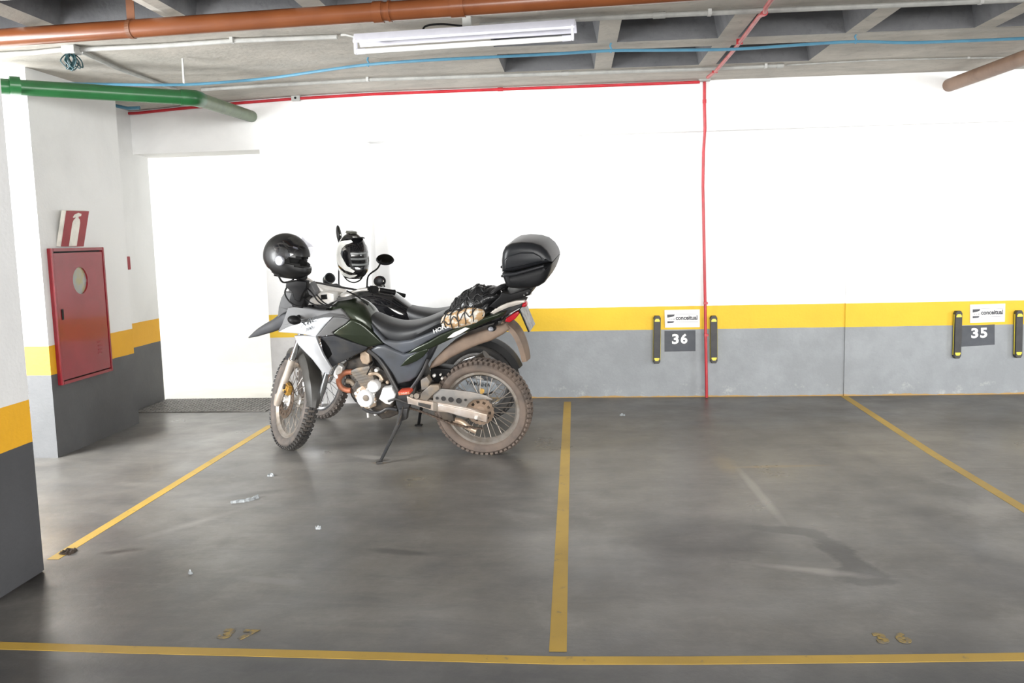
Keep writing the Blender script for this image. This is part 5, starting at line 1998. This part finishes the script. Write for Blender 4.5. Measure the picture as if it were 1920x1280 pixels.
def visor_band(rx, ry, rz, off, z0, z1, wd, R=None, c=V(0, 0, 0), th=.002):
    n = 24
    rows = 6
    rings = []
    for i in range(rows + 1):
        z = z0 + (z1 - z0) * i / rows
        a_ = []
        for o in (off, off - th):
            row = []
            for k in range(n + 1):
                a = -wd + 2 * wd * k / n
                cc_ = math.sqrt(max(0, 1 - z * z))
                p = helm_shape(V(cc_ * cos(a), cc_ * sin(a), z), rx + o, ry + o, rz + o)
                row.append(c + (R @ (p - c)) if R is not None else p)
            a_.append(row)
        rings.append(a_[0] + a_[1][::-1])
    return MB().loft(rings)


# black helmet on the left handlebar end, visor pushed up
bar_l = F1.world(ST(bar[0]))
hp = on_y(537.5, 481, bar_l.y + .03)
Rh = rot_from((.93, -.30, -.24), (.15, -.05, 1))
he = empty('full_face_helmet', loc=hp)
he.rotation_euler = Rh.to_euler()
tag(he, 'satin black full face helmet with raised clear visor hung on the left handlebar end', 'helmet')
rx, ry, rz = .158, .128, .150
helmet_shell(rx, ry, rz, .010, (-.24, .22, radians(66))).build('shell', 'helmet', he, sharp=60)
helmet_shell(rx - .012, ry - .012, rz - .012, .018, (-.18, .17, radians(58)), 40, 28).build('liner', 'liner', he, sharp=60)
MB().ellipsoid((-.03, 0, .02), (.115, .10, .115), 20, 12).build('inner_padding', 'liner', he)
Rv = Matrix.Rotation(radians(-47), 3, 'Y')
visor_band(rx, ry, rz, .006, -.40, .34, radians(80), Rv, V(-.01, 0, .0)).build('visor', 'visor', he, label='clear visor pushed up')
for s in (1, -1):
    a = radians(76) * s
    pv = helm_shape(V(cos(a) * .99, sin(a) * .99, -.08).normalized(), rx, ry, rz)
    mb = MB()
    mb.lathe([(0, -.006), (.032, -.006), (.032, .006), (.026, .011), (0, .012)], V(pv.x, pv.y, pv.z), (0, s, 0), 24)
    mb.build('visor_pivot', 'clear_gray', he, label='grey visor pivot disc')
patch([(-158, -.50), (-135, -.58), (-116, -.60), (-112, -.70), (-125, -.74), (-150, -.66)], rx, ry, rz, .0015).build('decal', 'white_gloss', he, label='white decal')
patch([(-46, .60), (-32, .56), (-32, .50), (-46, .53)], rx, ry, rz, .0015).build('decal', 'clear_gray', he)
mb = MB()
mb.tube(catmull([V(.02, .09, -.11), V(.03, .06, -.15), V(.02, .0, -.165), V(.03, -.06, -.15), V(.02, -.09, -.11)], 5), .006, 6)
mb.build('chin_strap', 'liner', he)

# white and black motocross style helmet on the right side of the bars
hp2 = on_y(661, 482, F1.world(ST(bar[6])).y - .02)
Rh2 = rot_from((.55, -.80, -.10), (.02, -.06, 1))
he2 = empty('full_face_helmet', loc=hp2)
he2.rotation_euler = Rh2.to_euler()
tag(he2, 'black helmet with white swooping stripes and a small peak resting on the handlebar', 'helmet')
r2 = (.125, .108, .168)
helmet_shell(*r2, .010, (-.30, .34, radians(62))).build('shell', 'black_gloss', he2, sharp=60)
helmet_shell(r2[0] - .012, r2[1] - .012, r2[2] - .012, .016, (-.25, .30, radians(58)), 40, 28).build('liner', 'liner', he2, sharp=60)
visor_band(*r2, -.001, -.33, .37, radians(64)).build('visor', 'black_gloss', he2, label='dark closed visor')
for k, z in enumerate((.26, .05, -.16)):  # reflection of the garage, painted on the visor as grey stripes
    patch([(-30, z), (-6, z), (20, z), (42, z + .02), (42, z - .06), (20, z - .085), (-6, z - .085), (-30, z - .07)], *r2, .003).build('visor_reflection', 'shield_stripe', he2, label='grey painted reflection across the visor')
for ol in ([(-98, .62), (-62, .70), (-28, .74), (-20, .66), (-50, .56), (-66, .40), (-70, .20), (-58, -.02), (-48, -.26), (-24, -.44), (-30, -.52), (-60, -.44), (-85, -.25), (-105, .1)],
           [(-95, -.35), (-68, -.56), (-44, -.66), (-14, -.62), (-22, -.72), (-50, -.80), (-80, -.74), (-100, -.5)],
           [(48, .62), (70, .55), (92, .3), (100, .0), (92, -.05), (80, .2), (62, .42), (46, .54)],
           [(60, -.5), (88, -.4), (104, -.2), (104, -.32), (86, -.52), (62, -.62)],
           [(-20, .86), (10, .84), (14, .78), (-18, .80)]):
    patch(ol, *r2, .002).build('white_stripe', 'white_gloss', he2, label='white swoosh graphic')
mb = MB()
pk = []
for t in [x / 8 for x in range(-8, 9)]:
    a = t * radians(70)
    b0 = helm_shape(V(cos(a) * .62, sin(a) * .62, .784), *r2)
    pk.append((b0, V(b0.x + .055 * cos(a), b0.y * 1.12, b0.z - .006 + .018 * (1 - t * t))))
mb.loft([[a + V(0, 0, .008), b + V(0, 0, .004), b - V(0, 0, .002), a - V(0, 0, .004)] for a, b in pk])
mb.build('peak', 'black', he2, sharp=30)
mb = MB()
mb.box((-.01, 0, r2[2] - .002), (.10, .06, .02))
mb.build('top_vent', mat('dark_olive_vent', (.05, .05, .035), .4), he2, bevel=.008)
mb = MB()
mb.tube(catmull([V(.0, .08, -.10), V(.02, .05, -.15), V(.02, .0, -.17), V(.02, -.05, -.15), V(.0, -.08, -.10)], 5), .005, 6)
mb.build('chin_strap', 'liner', he2)

# ------------------------------------------------------------------ luggage under a net on the pillion seat


def lumpy(c, rad, R, amp, sc, seed, n=36, m=24, flat=-1.):
    def fn(p, d):
        q = noise.noise(V(d) * sc + V(seed, seed * 2, 0)) * amp + noise.noise(V(d) * sc * 2.7 + V(seed, 1, 3)) * amp * .5
        p = p * (1 + q)
        if p.z < flat:
            p.z = flat
        return p
    return MB().ellipsoid(c, rad, n, m, R, fn)


def world_of(F, p):
    return F.world(p)


ang = math.atan2((F1(905, 588, .1) - F1(833, 605, .1)).z, (F1(905, 588, .1) - F1(833, 605, .1)).x)
cb_ = F1(892, 567, .02)
Rb = Matrix.Rotation(radians(20), 3, 'Y')
o = empty('black_bag', loc=F1.world(cb_))
o.rotation_euler = (F1.R @ Rb).to_euler()
tag(o, 'crumpled black bag strapped under a net on the pillion seat', 'bag')
lumpy((0, 0, 0), (.178, .12, .092), None, .18, 2.2, 3.1, 48, 32).build('bag_body', 'bag', o, sharp=60)
MB().tube(catmull([V(-.13, .05, .02), V(-.20, .03, .04), V(-.24, .0, .03), V(-.19, -.03, .01)], 5), .014, 8).build('bag_tail', 'bag', o)

ct = F1(866, 596, .135)
o = empty('cloth_roll', loc=F1.world(ct))
pa_, pb_ = F1(838, 603, .135), F1(908, 587, .135)
dx = (pb_ - pa_).normalized()
Rt = rot_from(F1.R @ dx, F1.Z)
o.rotation_euler = Rt.to_euler()
tag(o, 'tan and white patterned cloth roll under the net on the pillion seat', 'cloth')


def roll_fn(p, d):
    k = 1 + .10 * noise.noise(V(d) * 3 + V(9, 1, 2))
    x = math.copysign(abs(d.x) ** .6, d.x) * .150
    return V(x * (1 + .04 * noise.noise(V(d) * 2.2)), p.y * k, p.z * k)


MB().ellipsoid((.005, 0, 0), (.150, .056, .056), 36, 24, None, roll_fn).build('roll_body', 'tan', o, sharp=60)

net = empty('cargo_net', loc=F1.world(F1(870, 580, 0)))
net.rotation_euler = F1.R.to_euler()
tag(net, 'black elastic cargo net stretched over the bag and the tan roll', 'net')
no = F1(870, 580, 0)
from mathutils.bvhtree import BVHTree
bpy.context.view_layer.update()
vs_, fs_ = [], []
for ob in bpy.data.objects:
    if ob.type == 'MESH' and ob.parent is not None and ob.name in ('bag_body', 'roll_body') or ob.name in ('seat', 'tail_panel'):
        k = len(vs_)
        mw = F1.M.inverted() @ ob.matrix_world
        vs_ += [mw @ v.co for v in ob.data.vertices]
        fs_ += [tuple(i + k for i in p.vertices) for p in ob.data.polygons]
bvh = BVHTree.FromPolygons(vs_, fs_)
e0, e1 = F1(838, 600, .06), F1(925, 566, .06)


def net_pt(t, th):
    c = e0 + (e1 - e0) * t
    d = V(0, cos(th), sin(th))
    hit = bvh.ray_cast(c + d * .5, -d, .5)
    p = hit[0] if hit[0] is not None else c + d * .03
    return p + d * .004 - no


ths = [radians(-25 + 12 * k) for k in range(16)]
for t in (.06, .20, .35, .50, .66, .84):
    P_ = [net_pt(t + .012 * sin(k * 1.7), th) for k, th in enumerate(ths)]
    MB().tube(catmull(P_, 2), .0036, 6).build('net_cord', 'cord', net)
for th in (2, 30, 58, 88, 120):
    P_ = [net_pt(-.02 + .94 * k / 20, radians(th + 9 * sin(k * 1.3))) for k in range(21)]
    MB().tube(catmull(P_, 2), .0036, 6).build('net_cord', 'cord', net)
